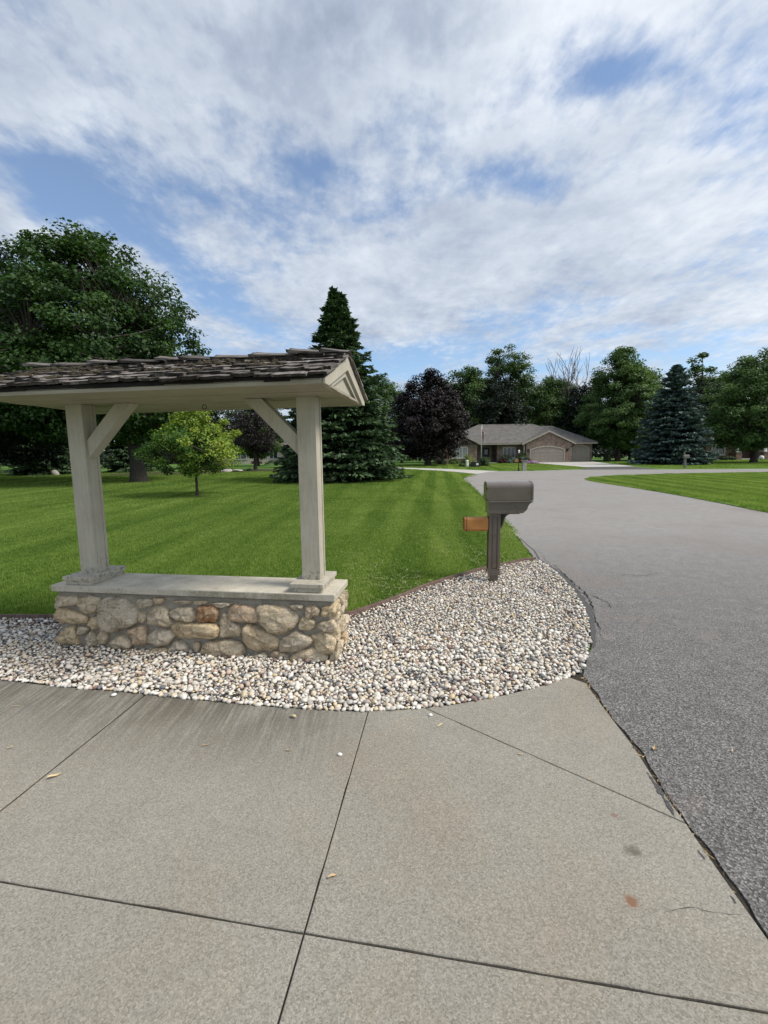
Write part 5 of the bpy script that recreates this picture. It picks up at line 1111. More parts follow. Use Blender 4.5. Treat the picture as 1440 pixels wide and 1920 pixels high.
for k, (x, y, s, lb) in enumerate([(-16.2, 43.4, (0.55, 0.4, 0.26), 'leftmost low grey rock by the plum tree bed'), (-15.1, 43.0, (0.5, 0.35, 0.2), 'flat grey rock in the middle of the plum tree bed edge'), (-14.2, 43.1, (0.6, 0.4, 0.2), 'long grey rock nearest the plum tree trunk'), (-30.2, 41.0, (0.55, 0.45, 0.40), 'rounded grey boulder beside the left post, on the far lawn')]):
    rock('rock', lb, (x, y, T(y) + 0.10), s, 60 + k)
for k, (x, y, rx, h, m, lb) in enumerate([(-17.6, 42.8, 0.8, 0.8, 'leaf_bushlime', 'yellow-green bush at the foot of the young tree, behind it'), (-15.9, 44.6, 0.7, 0.45, 'leaf_bushdark', 'low dark shrub left of the plum tree trunk'), (-13.2, 43.9, 0.35, 0.35, 'leaf_bushdark', 'tiny shrub in front of the plum tree trunk'),
                                          (-17.5, 88.6, 1.5, 1.55, 'leaf_bushlime', 'round clipped green bush against the pale house'), (-25.2, 88.6, 1.3, 0.7, 'leaf_bushred', 'reddish low shrub under the pale house left window'), (-22.6, 88.8, 1.2, 0.6, 'leaf_bushlime', 'low yellow shrub beside the reddish one at the pale house'), (-12.3, 89.0, 0.55, 0.6, 'leaf_bushdark', 'small dark shrub at the pale house wall, left of a pair'), (-10.4, 89.0, 0.55, 0.6, 'leaf_bushdark', 'small dark shrub at the pale house wall, right of a pair'),
                                          (-36.5, 40.5, 1.7, 1.5, 'leaf_bright', 'bright green shrub at the far left edge of the lawn')]):
    bush('shrub', lb, gp(x, y), rx, rx * 0.9, h, m, 200 + k, leaf=0.11 if y < 80 else 0.16)

# ================================================================== HOUSES
def win(parent, x0, x1, z0, z1, y, bars=2, glass='glass', name='window', frame='white', horiz=0, fw=0.07):
    f = MB(); f.box(x0, x0 + fw, y - 0.06, y + 0.02, z0, z1).box(x1 - fw, x1, y - 0.06, y + 0.02, z0, z1).box(x0 + fw, x1 - fw, y - 0.058, y + 0.02, z0, z0 + fw).box(x0 + fw, x1 - fw, y - 0.058, y + 0.02, z1 - fw, z1)
    for i in range(1, bars): xx = x0 + (x1 - x0) * i / bars; f.box(xx - 0.035, xx + 0.035, y - 0.056, y + 0.018, z0 + fw, z1 - fw)
    for i in range(1, horiz + 1): zz_ = z0 + (z1 - z0) * i / (horiz + 1); f.box(x0 + fw, x1 - fw, y - 0.050, y + 0.015, zz_ - 0.02, zz_ + 0.02)
    w_ = f.build(name, M[frame], parent)
    for i in range(bars):
        a = x0 + (x1 - x0) * i / bars + 0.03; b = x0 + (x1 - x0) * (i + 1) / bars - 0.03
        MB().box(a, b, y - 0.025, y - 0.012, z0 + 0.05, z1 - 0.05).build('pane', M[glass], w_)
    MB().box(x0 - 0.08, x1 + 0.08, y - 0.12, y + 0.01, z0 - 0.085, z0 - 0.002).build('sill', M['limestone'], w_)
    return w_
def hip(x0, x1, y0, y1, ze, zr, rx0, rx1, th=0.16, yr=None):
    yr = yr or (y0 + y1) / 2
    v = [(x0, y0, ze), (x1, y0, ze), (x1, y1, ze), (x0, y1, ze), (rx0, yr, zr), (rx1, yr, zr)]; v += [(a, b, c - th) for a, b, c in v[:4]]
    return MB().add(v, [(0, 1, 5, 4), (1, 2, 5), (2, 3, 4, 5), (3, 0, 4), (6, 7, 1, 0), (7, 8, 2, 1), (8, 9, 3, 2), (9, 6, 0, 3), (9, 8, 7, 6)])
gz = T(61.0) - 0.05
bh = empty('brick_house', (19.1, 62.0, 0)); tag(bh, 'long brown brick ranch house with grey hipped roof and tan garage doors', 'house')
def bw(mb_, nm, m, par=None):
    o = mb_.build(nm, M[m], par or bh); 
    if par is None: o.location = (-19.5, -62.0, 0)
    return o
bw(MB().box(8.6, 13.2, 61.0, 72.0, gz - .3, 3.25).box(13.2, 16.2, 64.2, 72.0, gz - .3, 3.25).box(16.2, 19.75, 62.0, 72.0, gz - .3, 3.25), 'wall', 'brick_brown')
bw(MB().box(25.95, 29.2, 61.6, 72.0, gz - .3, 3.25), 'wall', 'brick_brown')
GA = 22.75
gw = bw(MB().prism([(19.75, gz - .3), (25.95, gz - .3), (25.95, 3.22), (GA, 4.78), (19.75, 3.22)], 'y', 60.5, 72.0), 'garage_wall', 'brick_brown')
mr = bw(hip(8.0, 29.6, 60.9, 73.0, 3.42, 6.35, 14.6, 22.6), 'roof', 'roof_grey')
bw(hip(18.9, 29.75, 60.95, 73.0, 3.40, 6.02, 22.5, 25.6), 'roof', 'roof_grey')
# garage gable roof and its bargeboards
g = MB()
for s in (-1, 1):
    xe = GA + s * 3.62; g.prism([(GA, 5.02), (xe, 3.30), (xe, 3.18), (GA, 4.86)] if s > 0 else [(xe, 3.18), (xe, 3.30), (GA, 5.02), (GA, 4.86)], 'y', 60.28, 66.5)
gr = bw(g, 'gable_roof', 'roof_grey')
for s in (-1, 1):
    xe = GA + s * 3.64; MB().prism([(GA, 4.99), (xe, 3.28), (xe, 3.06), (GA, 4.77)], 'y', 60.20, 60.275).build('bargeboard', M['trim_tan'], gr)
lw = MB()
for s in (-1, 1):
    xe = 10.9 + s * 2.75; lw.prism([(10.9, 4.75), (xe, 3.38), (xe, 3.26), (10.9, 4.60)], 'y', 60.7, 66.0)
lr = bw(lw, 'gable_roof', 'roof_grey')
for s in (-1, 1): MB().prism([(10.9, 4.74), (10.9 + s * 2.78, 3.36), (10.9 + s * 2.78, 3.16), (10.9, 4.54)], 'y', 60.62, 60.695).build('bargeboard', M['trim_tan'], lr)
bw(MB().prism([(8.65, 3.2), (13.15, 3.2), (10.9, 4.5)], 'y', 60.98, 61.2), 'gable_wall', 'brick_brown')
bw(MB().box(13.2, 19.9, 60.86, 60.99, 3.20, 3.34).box(26.0, 29.6, 60.86, 60.99, 3.18, 3.32), 'gutter', 'trim_tan')
bw(MB().box(19.45, 19.6, 60.6, 60.85, gz, 3.2), 'downspout', 'trim_tan')
def garage_door(x0, x1, z1, y, arched, panels):
    d = bw(MB().box(x0, x1, y - 0.04, y + 0.05, gz, z1 + (0.0)), 'garage_door', 'door_tan')
    for i in range(4):
        z0_ = gz + (z1 - gz) * i / 4
        for j in range(panels):
            a = x0 + (x1 - x0) * (j + 0.08) / panels; b = x0 + (x1 - x0) * (j + 0.92) / panels
            MB().box(a, b, y - 0.06, y - 0.041, z0_ + 0.06, z0_ + (z1 - gz) / 4 - 0.06, 0.008).build('panel', M['door_tan'], d)
    n = 12; up_ = 0.42 if arched else 0.12
    arcp = [(x0 + (x1 - x0) * i / n, z1 + up_ * math.sin(math.pi * i / n) ** 0.8) for i in range(n + 1)]
    MB().prism([(x0, z1 - 0.002)] + arcp[1:-1] + [(x1, z1 - 0.002)], 'y', y - 0.035, y + 0.03).build('arch_panel', M['door_tan'], d)
    outer = [(x0 - 0.13, z1)] + [(x, z + 0.16) for x, z in arcp] + [(x1 + 0.13, z1)]
    t_ = MB(); t_.v = []
    for (a, b) in zip(arcp[:-1], arcp[1:]): t_.prism([a, b, (b[0], b[1] + 0.15), (a[0], a[1] + 0.15)], 'y', y - 0.10, y + 0.02)
    t_.box(x0 - 0.13, x0 - 0.001, y - 0.10, y + 0.02, gz, z1 + 0.12).box(x1 + 0.001, x1 + 0.13, y - 0.10, y + 0.02, gz, z1 + 0.12)
    t_.build('door_trim', M['trim_tan'], d)
garage_door(20.35, 24.85, 2.38, 60.46, True, 4); garage_door(26.35, 28.65, 2.55, 61.56, True, 2)
for x in (20.02, 25.3): bw(MB().box(x - 0.09, x + 0.09, 60.30, 60.48, 2.15, 2.55), 'wall_lantern', 'metal_black')
def bwin(*a, **k):
    w_ = win(bh, *a, **k); w_.location = (-19.5, -62.0, 0); return w_
bwin(9.75, 11.9, 1.42, 2.95, 60.98, bars=3, glass='glass_curtain'); bwin(17.0, 18.7, 1.35, 2.85, 61.98, bars=3, glass='glass')
fd = bw(MB().box(14.65, 15.65, 64.12, 64.2, gz, 2.85), 'front_door', 'door_dark')
MB().box(14.9, 15.4, 64.09, 64.118, 1.9, 2.6).build('door_pane', M['glass'], fd); MB().box(14.45, 14.64, 64.08, 64.19, gz, 2.95).box(15.66, 15.85, 64.08, 64.19, gz, 2.95).box(14.45, 15.85, 64.08, 64.19, 2.952, 3.1).build('door_frame', M['trim_tan'], fd)
bw(MB().box(13.2, 16.2, 61.2, 64.1, gz - 0.1, gz + 0.12), 'porch_slab', 'concrete_pale')
bw(MB().tube([(10.2, 69.0, 4.6), (10.2, 69.0, 6.15)], [0.13, 0.13], 8), 'vent_pipe', 'white')

rh = empty('brick_house', (51.0, 66.0, 0)); tag(rh, 'red brick house with brown roof and white porch columns behind the right-hand maple', 'house')
gz2 = T(66) - 0.05
def rw(mb_, nm, m):
    o = mb_.build(nm, M[m], rh); o.location = (-51.0, -66.0, 0); return o
rw(MB().box(45.5, 49.2, 63.0, 76.0, gz2 - .3, 3.4).box(49.2, 53.4, 65.0, 76.0, gz2 - .3, 3.4).box(53.4, 64.0, 63.5, 76.0, gz2 - .3, 3.4), 'wall', 'brick_red')
rw(hip(44.6, 65.0, 62.2, 77.0, 3.5, 7.6, 50.5, 58.5, 0.2), 'roof', 'roof_brown')
rw(MB().prism([(44.3, 3.3), (50.4, 3.3), (47.35, 5.6)], 'y', 61.6, 66.0), 'gable_roof', 'roof_brown')
w_ = win(rh, 46.3, 48.2, 1.4, 2.9, 62.98, bars=2); w_.location = (-51, -66, 0)
w_ = win(rh, 54.6, 59.4, 1.2, 3.0, 63.48, bars=3); w_.location = (-51, -66, 0)
d_ = rw(MB().box(50.6, 51.6, 64.9, 64.98, gz2, 2.9), 'front_door', 'door_red')
rw(MB().box(49.0, 53.6, 62.2, 64.9, gz2 - .05, gz2 + 0.15), 'porch_slab', 'concrete_pale')
for x in (49.4, 53.3):
    rw(MB().box(x - 0.42, x + 0.42, 61.9, 62.7, gz2 - .2, 1.72), 'column_pier', 'brick_red'); rw(MB().box(x - 0.5, x + 0.5, 61.82, 62.78, 1.721, 1.82), 'pier_cap', 'limestone')
    o = rw(MB().lathe([(0.24, 0), (0.24, 0.1), (0.18, 0.14), (0.165, 1.40), (0.22, 1.46), (0.22, 1.52)], 14, (x, 62.3, 1.822)), 'column', 'white')
bush('shrub', 'dark shrub right of the white ball at the red brick house', gp(55.5, 60.8), 1.2, 0.9, 0.9, 'leaf_bushdark', 240, leaf=0.14)
bush('shrub', 'dark shrub left of the left porch pier at the red brick house', gp(47.2, 61.2), 1.2, 0.8, 0.7, 'leaf_bushdark', 241, leaf=0.14)
o = MB().lathe([(0.02, 0), (0.16, 0.03), (0.26, 0.12), (0.30, 0.28), (0.26, 0.44), (0.16, 0.54), (0.03, 0.57)], 16).build('garden_ball', M['white'], smooth=True); o.location = (50.6, 59.6, T(59.6) - 0.02); tag(o, 'white garden ball on the lawn before the red brick house', 'garden ball')

ph_ = empty('pale_house', (-22.0, 92.0, 0)); tag(ph_, 'pale brick house seen through the stand under the plum tree', 'house')
def pw_(mb_, nm, m):
    o = mb_.build(nm, M[m], ph_); o.location = (22.0, -92.0, 0); return o
pw_(MB().box(-36.0, -19.6, 91.5, 103.0, 0.4, 4.0).box(-19.6, -8.0, 90.0, 103.0, 0.4, 4.0), 'wall', 'brick_pale')
pw_(hip(-37.0, -18.8, 90.8, 104.0, 4.15, 7.4, -31.0, -22.0, 0.2), 'roof', 'roof_brown'); pw_(hip(-20.4, -7.0, 89.3, 104.0, 4.18, 7.2, -15.0, -12.5, 0.2), 'roof', 'roof_brown')
for (a, b, y, n_) in ((-23.4, -21.6, 91.47, 2), (-14.2, -10.6, 89.97, 3), (-30.5, -28.0, 91.47, 2)):
    w_ = win(ph_, a, b, 1.65, 3.35, y, bars=n_, fw=0.1); w_.location = (22, -92, 0)

# ------------------------------------------------------------------ planting and small things at the brick house
for k, (x, y, rx, h, m, lb) in enumerate([
    (13.9, 60.6, 0.75, 1.15, 'leaf_bright', 'rounded green shrub left of the dark front door'), (16.9, 60.8, 1.35, 1.45, 'leaf_bushdark', 'big dark shrub right of the dark front door'), (19.0, 60.6, 1.05, 1.7, 'leaf_bright', 'tall green shrub at the corner left of the double garage'),
    (17.4, 59.7, 1.0, 0.85, 'leaf_bushgrey', 'low silver-grey shrub below the front window'), (19.0, 59.4, 1.1, 0.85, 'leaf_bushred', 'dark red shrub beside the silver-grey one'), (16.1, 59.9, 0.7, 0.65, 'leaf_bushred', 'small dark red shrub left of the silver-grey one'),
    (9.55, 49.5, 0.95, 1.5, 'leaf_bushlime', 'pale yellow-green shrub with cream tips at the flagpole foot'), (11.1, 49.8, 1.0, 1.15, 'leaf_bushdark', 'dark clipped shrub right of the pale yellow-green one'),
    (9.3, 58.6, 0.9, 0.9, 'leaf_bright', 'green shrub under the left house window'), (10.9, 58.9, 0.7, 0.6, 'leaf_bushdark', 'dark shrub right of the one under the left house window'), (7.6, 58.2, 0.8, 0.8, 'leaf_bushdark', 'dark shrub near the purple tree trunk'),
    (30.6, 60.6, 0.75, 1.7, 'leaf_bushdark', 'upright dark shrub at the right end of the garage'), (8.6, 48.6, 0.5, 0.55, 'leaf_bright', 'tiny green shrub between the white post and the dark box')]):
    bush('shrub', lb, gp(x, y), rx, rx * 0.85, h, m, 260 + k, leaf=0.11, n=2200)
fl = bush('flower_mound', 'low mound of lavender-pink flowers left of the garage drive', gp(18.9, 57.0), 1.0, 0.7, 0.42, 'petal', 290, leaf=0.08, n=2600); fl['category'] = 'flowers'
# flagpole
fx, fy = 9.95, 51.5; fz = T(fy)
fp = empty('flagpole', (fx + 1.35, fy, fz)); tag(fp, 'white flagpole with a limp red, white and blue flag before the brick house', 'flagpole')
MB().tube([(0, 0, -0.1), (0.0, 0, 2.6), (0.03, 0, 4.52)], [0.045, 0.040, 0.028], 10).build('pole', M['metal_pole'], fp, True)
MB().lathe([(0.01, 0), (0.05, 0.02), (0.06, 0.06), (0.04, 0.10), (0.01, 0.115)], 10, (0.03, 0, 4.52)).build('finial', M['metal_pole'], fp, True)
nu, nv = 24, 16; vs = []; uv = []
for i in range(nu + 1):
    for j in range(nv + 1):
        u = i / nu; v = j / nv; fall = u * 0.62
        x = 0.05 + 0.34 * u * (0.6 + 0.4 * v) + 0.03 * math.sin(u * 17 + v * 3); y = 0.10 * math.sin(u * 19 + v * 2.0) * (0.3 + u); z = 3.25 + 0.98 * v - fall * (0.62 + 0.3 * (1 - v))
        vs.append((x, y, z)); uv.append((u, v, 0))
fs = [(i * (nv + 1) + j, (i + 1) * (nv + 1) + j, (i + 1) * (nv + 1) + j + 1, i * (nv + 1) + j + 1) for i in range(nu) for j in range(nv)]
me = bpy.data.meshes.new('flag'); me.from_pydata(vs, [], fs); a_ = me.attributes.new('uvf', 'FLOAT_VECTOR', 'POINT'); a_.data.foreach_set('vector', np.array(uv, np.float32).ravel()); me.materials.append(M['flag'])
me.polygons.foreach_set('use_smooth', [True] * len(me.polygons)); fo = link('flag', me, fp); sm = fo.modifiers.new('thick', 'SOLIDIFY'); sm.thickness = 0.004
# lamp post, stone mailbox pillar, utility things across the street
lx, ly = 11.62, 38.2
lp = empty('lamp_post', (lx, ly, T(ly))); tag(lp, 'slim black lamp post with a small lantern beside the stone mailbox pillar', 'street lamp')
MB().lathe([(0.07, -0.05), (0.07, 0.10), (0.045, 0.16), (0.032, 0.30), (0.028, 1.42), (0.05, 1.44), (0.05, 1.47)], 12).build('pole', M['metal_black'], lp, True)
MB().lathe([(0.045, 1.471), (0.075, 1.60), (0.078, 1.66)], 8).build('lantern_glass', M['glow_globe'], lp); MB().lathe([(0.095, 1.661), (0.06, 1.70), (0.02, 1.74), (0.012, 1.78)], 8).build('lantern_roof', M['glow_globe'], lp)
MB().box(-0.34, -0.035, -0.015, 0.0, 0.72, 0.95, 0.004).build('orange_plate', M['orange'], lp)
mp = empty('mailbox_pillar', (12.02, 38.0, T(38.0))); tag(mp, 'grey stone mailbox pillar beside the slim lamp post across the street', 'mailbox')
MB().box(-0.16, 0.16, -0.16, 0.16, -0.1, 0.80, 0.02).build('pillar', M['limestone'], mp); MB().box(-0.24, 0.24, -0.24, 0.24, 0.801, 0.88, 0.015).build('pillar_cap', M['limestone'], mp)
MB().prism([(x, z + 0.881) for x, z in arch(0.17, 0, 0.14, 0.25)], 'y', -0.27, 0.25).build('box', M['wood_grey'], mp); MB().prism([(x, z + 0.881) for x, z in arch(0.16, 0.01, 0.13, 0.235)], 'y', -0.285, -0.271).build('box_door', M['metal_black'], mp)
hy = empty('utility_post', (8.75, 46.5, T(46.5))); tag(hy, 'short white capped utility post on the grass across the side street', 'utility post')
MB().lathe([(0.15, -0.05), (0.15, 0.42), (0.13, 0.44), (0.13, 0.56), (0.155, 0.58), (0.15, 0.68), (0.08, 0.74), (0.02, 0.76)], 14).build('post', M['white'], hy, True); MB().lathe([(0.165, 0.44), (0.165, 0.475)], 14).build('collar', M['white'], hy, True)
ub = empty('utility_box', (9.75, 47.2, T(47.2))); tag(ub, 'low dark utility box with a white sticker beside the white utility post', 'utility box')
MB().box(-0.42, 0.36, -0.25, 0.25, -0.05, 0.46, 0.02).build('case', M['door_dark'], ub); MB().box(-0.45, 0.39, -0.28, 0.28, 0.461, 0.52, 0.015).build('lid', M['door_dark'], ub); MB().box(0.03, 0.30, -0.262, -0.2505, 0.20, 0.42).build('sticker', M['white'], ub)
rm = empty('post_mailbox', (25.7, 37.9, T(37.9))); rm.scale = (0.8, 0.8, 0.88); tag(rm, 'grey wooden post with twin mailbox in front of the blue spruce', 'mailbox')
MB().box(-0.085, 0.085, -0.085, 0.085, -0.1, 1.02, 0.008).build('post', M['wood_grey'], rm); MB().box(-0.07, 0.02, 0.09, 0.16, 0.3, 1.62, 0.006).build('tall_post', M['wood_grey'], rm); MB().box(-0.20, 0.36, -0.20, 0.088, 1.021, 1.06, 0.004).build('shelf', M['wood_grey'], rm)
MB().prism([(y, z + 1.061) for y, z in arch(0.13, 0, 0.14, 0.25)], 'x', -0.20, 0.36).build('box', M['wood_grey'], rm); MB().prism([(y, z + 1.061) for y, z in arch(0.115, 0.015, 0.13, 0.23)], 'x', 0.361, 0.372).build('box_door', M['metal_black'], rm)

# ================================================================== GRASS
LAWN_POLY = EDGING_S + ROAD_LEFT_S + [(6.2, 36.4), (5.21, 39.07), (2.21, 44.81), (-4.0, 55.5), (-60, 60), (-60, 4.9)]
def blades(n, rad, h0, h1, wd, seed, lean=0.5):
    r = np.random.default_rng(seed); a = r.uniform(0, 6.28, n); q = rad * np.sqrt(r.random(n)); P = np.stack([q * np.cos(a), q * np.sin(a), np.full(n, -0.004)], 1)
    h = r.uniform(h0, h1, n); th = r.uniform(0, 6.28, n); ld = np.stack([np.cos(th), np.sin(th), np.zeros(n)], 1); sd = np.stack([-np.sin(th), np.cos(th), np.zeros(n)], 1)
    ln = (h * r.uniform(0.05, lean, n))[:, None]; up = np.array([0, 0, 1.0]); H_ = h[:, None]; W_ = (wd * r.uniform(0.7, 1.3, n))[:, None] / 2
    m = P + ld * ln * 0.35 + up * H_ * 0.55; t = P + ld * ln * 1.2 + up * H_
    V = np.stack([P - sd * W_, P + sd * W_, m + sd * W_ * 0.85, m - sd * W_ * 0.85, t + sd * W_ * 0.15, t - sd * W_ * 0.15], 1).reshape(-1, 3)
    b = np.arange(n)[:, None] * 6; F_ = np.concatenate([b + np.array([[0, 1, 2, 3]]), b + np.array([[3, 2, 4, 5]])])
    return V, F_, np.repeat(r.random(n), 6)
pc_ = bpy.data.collections.new('grass_tufts')
def proto(name, *a, **k):
    V, F_, Rn_ = blades(*a, **k); o = bpy.data.objects.new(name, mesh_np(name, V, F_, M['blade'], Rn_)); pc_.objects.link(o)
for k in range(3): proto('a_tuft', 26, 0.062, 0.025, 0.055, 0.0046, 400 + k)
for k in range(3): proto('b_tuft', 170, 0.24, 0.025, 0.055, 0.0085, 410 + k)
for k in range(3): proto('c_tuft', 230, 0.72, 0.03, 0.06, 0.019, 420 + k)
gr_ = np.random.default_rng(55); GP = []; GI = []; GS = []
def strew(n, x0, x1, y0, y1, poly, base, smin, smax, margin=None, dz=LAWN_DZ):
    x = gr_.uniform(x0, x1, n); y = gr_.uniform(y0, y1, n); ok = inpoly(x, y, poly) & (np.abs(x) < 0.89 * y + 2.0)
    if margin:
        for k in range(8):
            a = k * math.pi / 4; ok &= inpoly(x + margin * math.cos(a), y + margin * math.sin(a), poly)
    x, y = x[ok], y[ok]; GP.append(np.stack([x, y, Tn(y) + dz], 1)); GI.append(base + gr_.integers(0, 3, len(x))); GS.append(gr_.uniform(smin, smax, len(x)))
strew(46000, -8, 3.2, 4.3, 9.5, LAWN_POLY, 0, 0.75, 1.15, 0.03)
strew(17000, -14, 5, 9.2, 15.0, LAWN_POLY, 3, 0.85, 1.2, 0.12)
strew(11000, -22, 6, 14.5, 25.0, LAWN_POLY, 3, 1.0, 1.5, 0.15)
strew(3800, -40, 8, 24.0, 46.0, LAWN_POLY, 6, 0.9, 1.3, 0.4)
strew(9000, 9, 30, 10.5, 31, island, 3, 1.0, 1.5, 0.15, 0.018)
FAR_LAWN = [(10.5, 38.2), (15.6, 38.9), (18.8, 39.3), (19.3, 43.5), (19.3, 58), (8, 60), (-2.5, 58.0), (2.6, 48.2), (6.1, 44.2), (8.6, 40.2)]
strew(1100, -3, 20, 38, 60, FAR_LAWN, 6, 0.9, 1.2, 0.4)
strew(1100, 22, 60, 35.5, 60, [(23.6, 37.6), (30.8, 36.2), (44, 35), (60, 34.6), (60, 60), (29, 60), (25.2, 43.5)], 6, 0.9, 1.2, 0.4)
GPa = np.concatenate(GP); GIa = np.concatenate(GI); GSa = np.concatenate(GS)
me = bpy.data.meshes.new('grass'); me.vertices.add(len(GPa)); me.vertices.foreach_set('co', GPa.astype(np.float32).ravel())
for nm, ty, dat in (('idx', 'INT', GIa.astype(np.int32)), ('scl', 'FLOAT', GSa.astype(np.float32)), ('rotz', 'FLOAT', gr_.uniform(0, 6.28, len(GPa)).astype(np.float32))):
    a_ = me.attributes.new(nm, ty, 'POINT'); a_.data.foreach_set('value', dat)
go = link('grass', me); tag(go, 'short mown green grass covering the lawns', 'grass', kind='stuff')
ng = bpy.data.node_groups.new('grass_scatter', 'GeometryNodeTree'); ng.interface.new_socket('Geometry', in_out='INPUT', socket_type='NodeSocketGeometry'); ng.interface.new_socket('Geometry', in_out='OUTPUT', socket_type='NodeSocketGeometry')
gi = ng.nodes.new('NodeGroupInput'); go_ = ng.nodes.new('NodeGroupOutput'); ci = ng.nodes.new('GeometryNodeCollectionInfo'); ci.inputs['Collection'].default_value = pc_; ci.inputs['Separate Children'].default_value = True; ci.inputs['Reset Children'].default_value = True
ip = ng.nodes.new('GeometryNodeInstanceOnPoints'); ip.inputs['Pick Instance'].default_value = True
def na(nm, ty):
    n_ = ng.nodes.new('GeometryNodeInputNamedAttribute'); n_.data_type = ty; n_.inputs['Name'].default_value = nm; return n_.outputs['Attribute']
cx_ = ng.nodes.new('ShaderNodeCombineXYZ'); er = ng.nodes.new('FunctionNodeEulerToRotation')
ng.links.new(na('rotz', 'FLOAT'), cx_.inputs[2]); ng.links.new(cx_.outputs[0], er.inputs[0]); ng.links.new(er.outputs[0], ip.inputs['Rotation']); ng.links.new(na('scl', 'FLOAT'), ip.inputs['Scale']); ng.links.new(na('idx', 'INT'), ip.inputs['Instance Index'])
ng.links.new(gi.outputs[0], ip.inputs['Points']); ng.links.new(ci.outputs[0], ip.inputs['Instance']); ng.links.new(ip.outputs[0], go_.inputs[0])
md = go.modifiers.new('scatter', 'NODES'); md.node_group = ng
print('grass', len(GPa))

# pale clippings lying on the grass beside the gravel
cr_ = np.random.default_rng(66); n = 2400; x = cr_.uniform(-1.0, 3.3, n * 4); y = cr_.uniform(4.4, 12, n * 4)
dd = np.array(EDGING_S + ROAD_LEFT_S[:30]); dmin = np.min(np.hypot(x[:, None] - dd[None, :, 0], y[:, None] - dd[None, :, 1]), axis=1)
ok = inpoly(x, y, LAWN_POLY) & (cr_.random(len(x)) < np.exp(-dmin / 1.1)) & (cr_.random(len(x)) < 0.5 + 0.5 * np.sin(x * 3.1 + y * 1.3)); x, y = x[ok], y[ok]; n = len(x)
th = cr_.uniform(0, 6.28, n); L = cr_.uniform(0.04, 0.13, n); d = np.stack([np.cos(th), np.sin(th)], 1); s_ = np.stack([-d[:, 1], d[:, 0]], 1); w2 = 0.0018
P = np.stack([x, y], 1); z0 = 0.026 + cr_.uniform(-0.006, 0.014, n); mid_ = P + s_ * cr_.uniform(-0.018, 0.018, n)[:, None]
A_ = P - d * (L / 2)[:, None]; B_ = P + d * (L / 2)[:, None]
def z3(p, z): return np.c_[p, z]
V = np.stack([z3(A_ - s_ * w2, z0 - .008), z3(A_ + s_ * w2, z0 - .008), z3(mid_ + s_ * w2, z0 + .008), z3(mid_ - s_ * w2, z0 + .008), z3(B_ + s_ * w2, z0), z3(B_ - s_ * w2, z0)], 1).reshape(-1, 3)
b = np.arange(n)[:, None] * 6; F_ = np.concatenate([b + np.array([[0, 1, 2, 3]]), b + np.array([[3, 2, 4, 5]])])
tag(link('grass_clippings', mesh_np('grass_clippings', V, F_, M['straw'], np.repeat(cr_.random(n), 6))), 'pale dry grass clippings strewn along the lawn edge', 'clippings', kind='stuff')

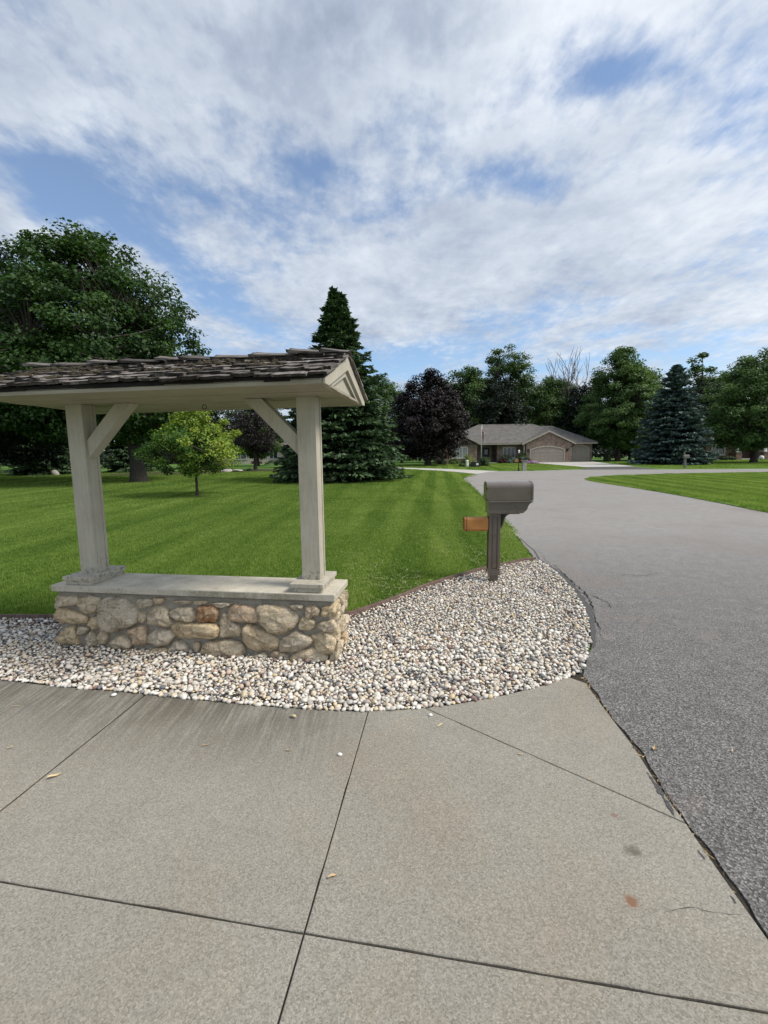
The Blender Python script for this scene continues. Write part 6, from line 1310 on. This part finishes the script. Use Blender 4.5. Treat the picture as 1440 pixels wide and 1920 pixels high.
# ------------------------------------------------------------------ fallen bits on the drive and road
def dry_leaf(seed, L, wd):
    r = random.Random(seed); vs = []; n = 7
    for i in range(n):
        t = i / (n - 1); w_ = wd * math.sin(math.pi * (0.08 + 0.90 * t)) ** 0.8 * (1 + r.uniform(-.15, .15)); c = 0.25 * wd * math.sin(t * 2.4 + seed)
        for s in (-1, 0, 1): vs.append(((t - .5) * L, s * w_ / 2 + c, 0.002 + (0.004 * abs(s) + 0.003 * math.sin(t * 5 + seed)) * (wd / 0.012)))
    fs = [(i * 3 + k, (i + 1) * 3 + k, (i + 1) * 3 + k + 1, i * 3 + k + 1) for i in range(n - 1) for k in (0, 1)]
    return MB().add(vs, fs).mesh('dry_leaf', M['dry_leaf'])
LV = [(-0.222, 1.562, 0.040, 0.012, 20, 'curved tan leaf just right of the long joint near the bottom'), (-1.753, 2.145, 0.060, 0.020, 50, 'pale leaf lying in the left drive joint'), (-1.05, 2.39, 0.045, 0.007, 25, 'thin tan twig-like leaf in the middle of the left slab'), (-0.56, 2.335, 0.030, 0.010, -5, 'small tan leaf right of the thin one on the left slab'),
      (-2.19, 2.39, 0.030, 0.011, 10, 'small tan leaf at the left edge of the drive'), (-2.52, 2.83, 0.05, 0.005, 10, 'thin dry stem near the left edge by the pebbles'), (-0.60, 2.665, 0.050, 0.022, 140, 'crumpled yellow leaf near the pebble edge'), (0.74, 2.275, 0.030, 0.010, 165, 'small pale leaf beside the diagonal joint'),
      (1.03, 2.075, 0.026, 0.008, 170, 'tiny pale leaf just above the diagonal joint'), (1.50, 2.305, 0.032, 0.020, 60, 'yellowish leaf on the asphalt near the drive'), (1.92, 2.28, 0.018, 0.009, 40, 'tiny pale leaf on the asphalt at the right edge'), (0.33, 2.55, 0.045, 0.010, 30, 'pale fleck of leaf below the pebble edge')]
for k, (x, y, L, wd, a, lb) in enumerate(LV):
    o = link('dry_leaf', dry_leaf(k, L, wd)); o.location = (x, y, 0.006); o.rotation_euler = (0, 0, R(a)); tag(o, lb, 'leaf', 'dry leaves on the paving')
for k, (x, y, s, lb) in enumerate([(-1.93, 2.955, 0.021, 'stray white pebble on the drive at the left'), (-0.265, 2.29, 0.015, 'stray white pebble on the drive left of the long joint'), (0.28, 2.66, 0.016, 'stray white pebble near the top of the diagonal joint')]):
    me = pm[k].copy(); o = link('loose_pebble', me); a_ = me.attributes['rnd']; a_.data.foreach_set('value', np.full(len(me.vertices), 0.36, np.float32)); o.scale = (s, s, s); o.location = (x, y, s * 0.5); tag(o, lb, 'pebble', 'stray pebbles on the drive')
    me.materials.clear(); me.materials.append(M['white'])
# leaf litter packed in the joint between drive and road
r = np.random.default_rng(91); E_ = densify(CONC_EDGE[:8], 0.01); n = 520; V_ = []; F_ = []; Rl = []
for i in range(n):
    p = E_[int(r.integers(0, len(E_)))]; 
    if math.sin(p[1] * 7.3) + math.sin(p[1] * 17) < r.uniform(-1.4, 1.2): continue
    a = r.uniform(0, 6.28); L_ = r.uniform(0.008, 0.035); wd = L_ * r.uniform(0.12, 0.4); c = np.array([p[0] + 0.006 + r.normal(0, 0.009), p[1], r.uniform(-0.010, 0.004)]); u = np.array([math.cos(a), math.sin(a), r.normal(0, .3)]); v_ = np.array([-math.sin(a), math.cos(a), r.normal(0, .3)])
    k = len(V_); V_ += [c - u * L_ / 2, c + v_ * wd / 2, c + u * L_ / 2, c - v_ * wd / 2]; F_.append((k, k + 1, k + 2, k + 3)); Rl += [r.random()] * 4
tag(link('leaf_litter', mesh_np('leaf_litter', np.array(V_), np.array(F_), M['litter'], Rl)), 'dry leaf litter packed in the joint between drive and road', 'leaf litter', kind='stuff')
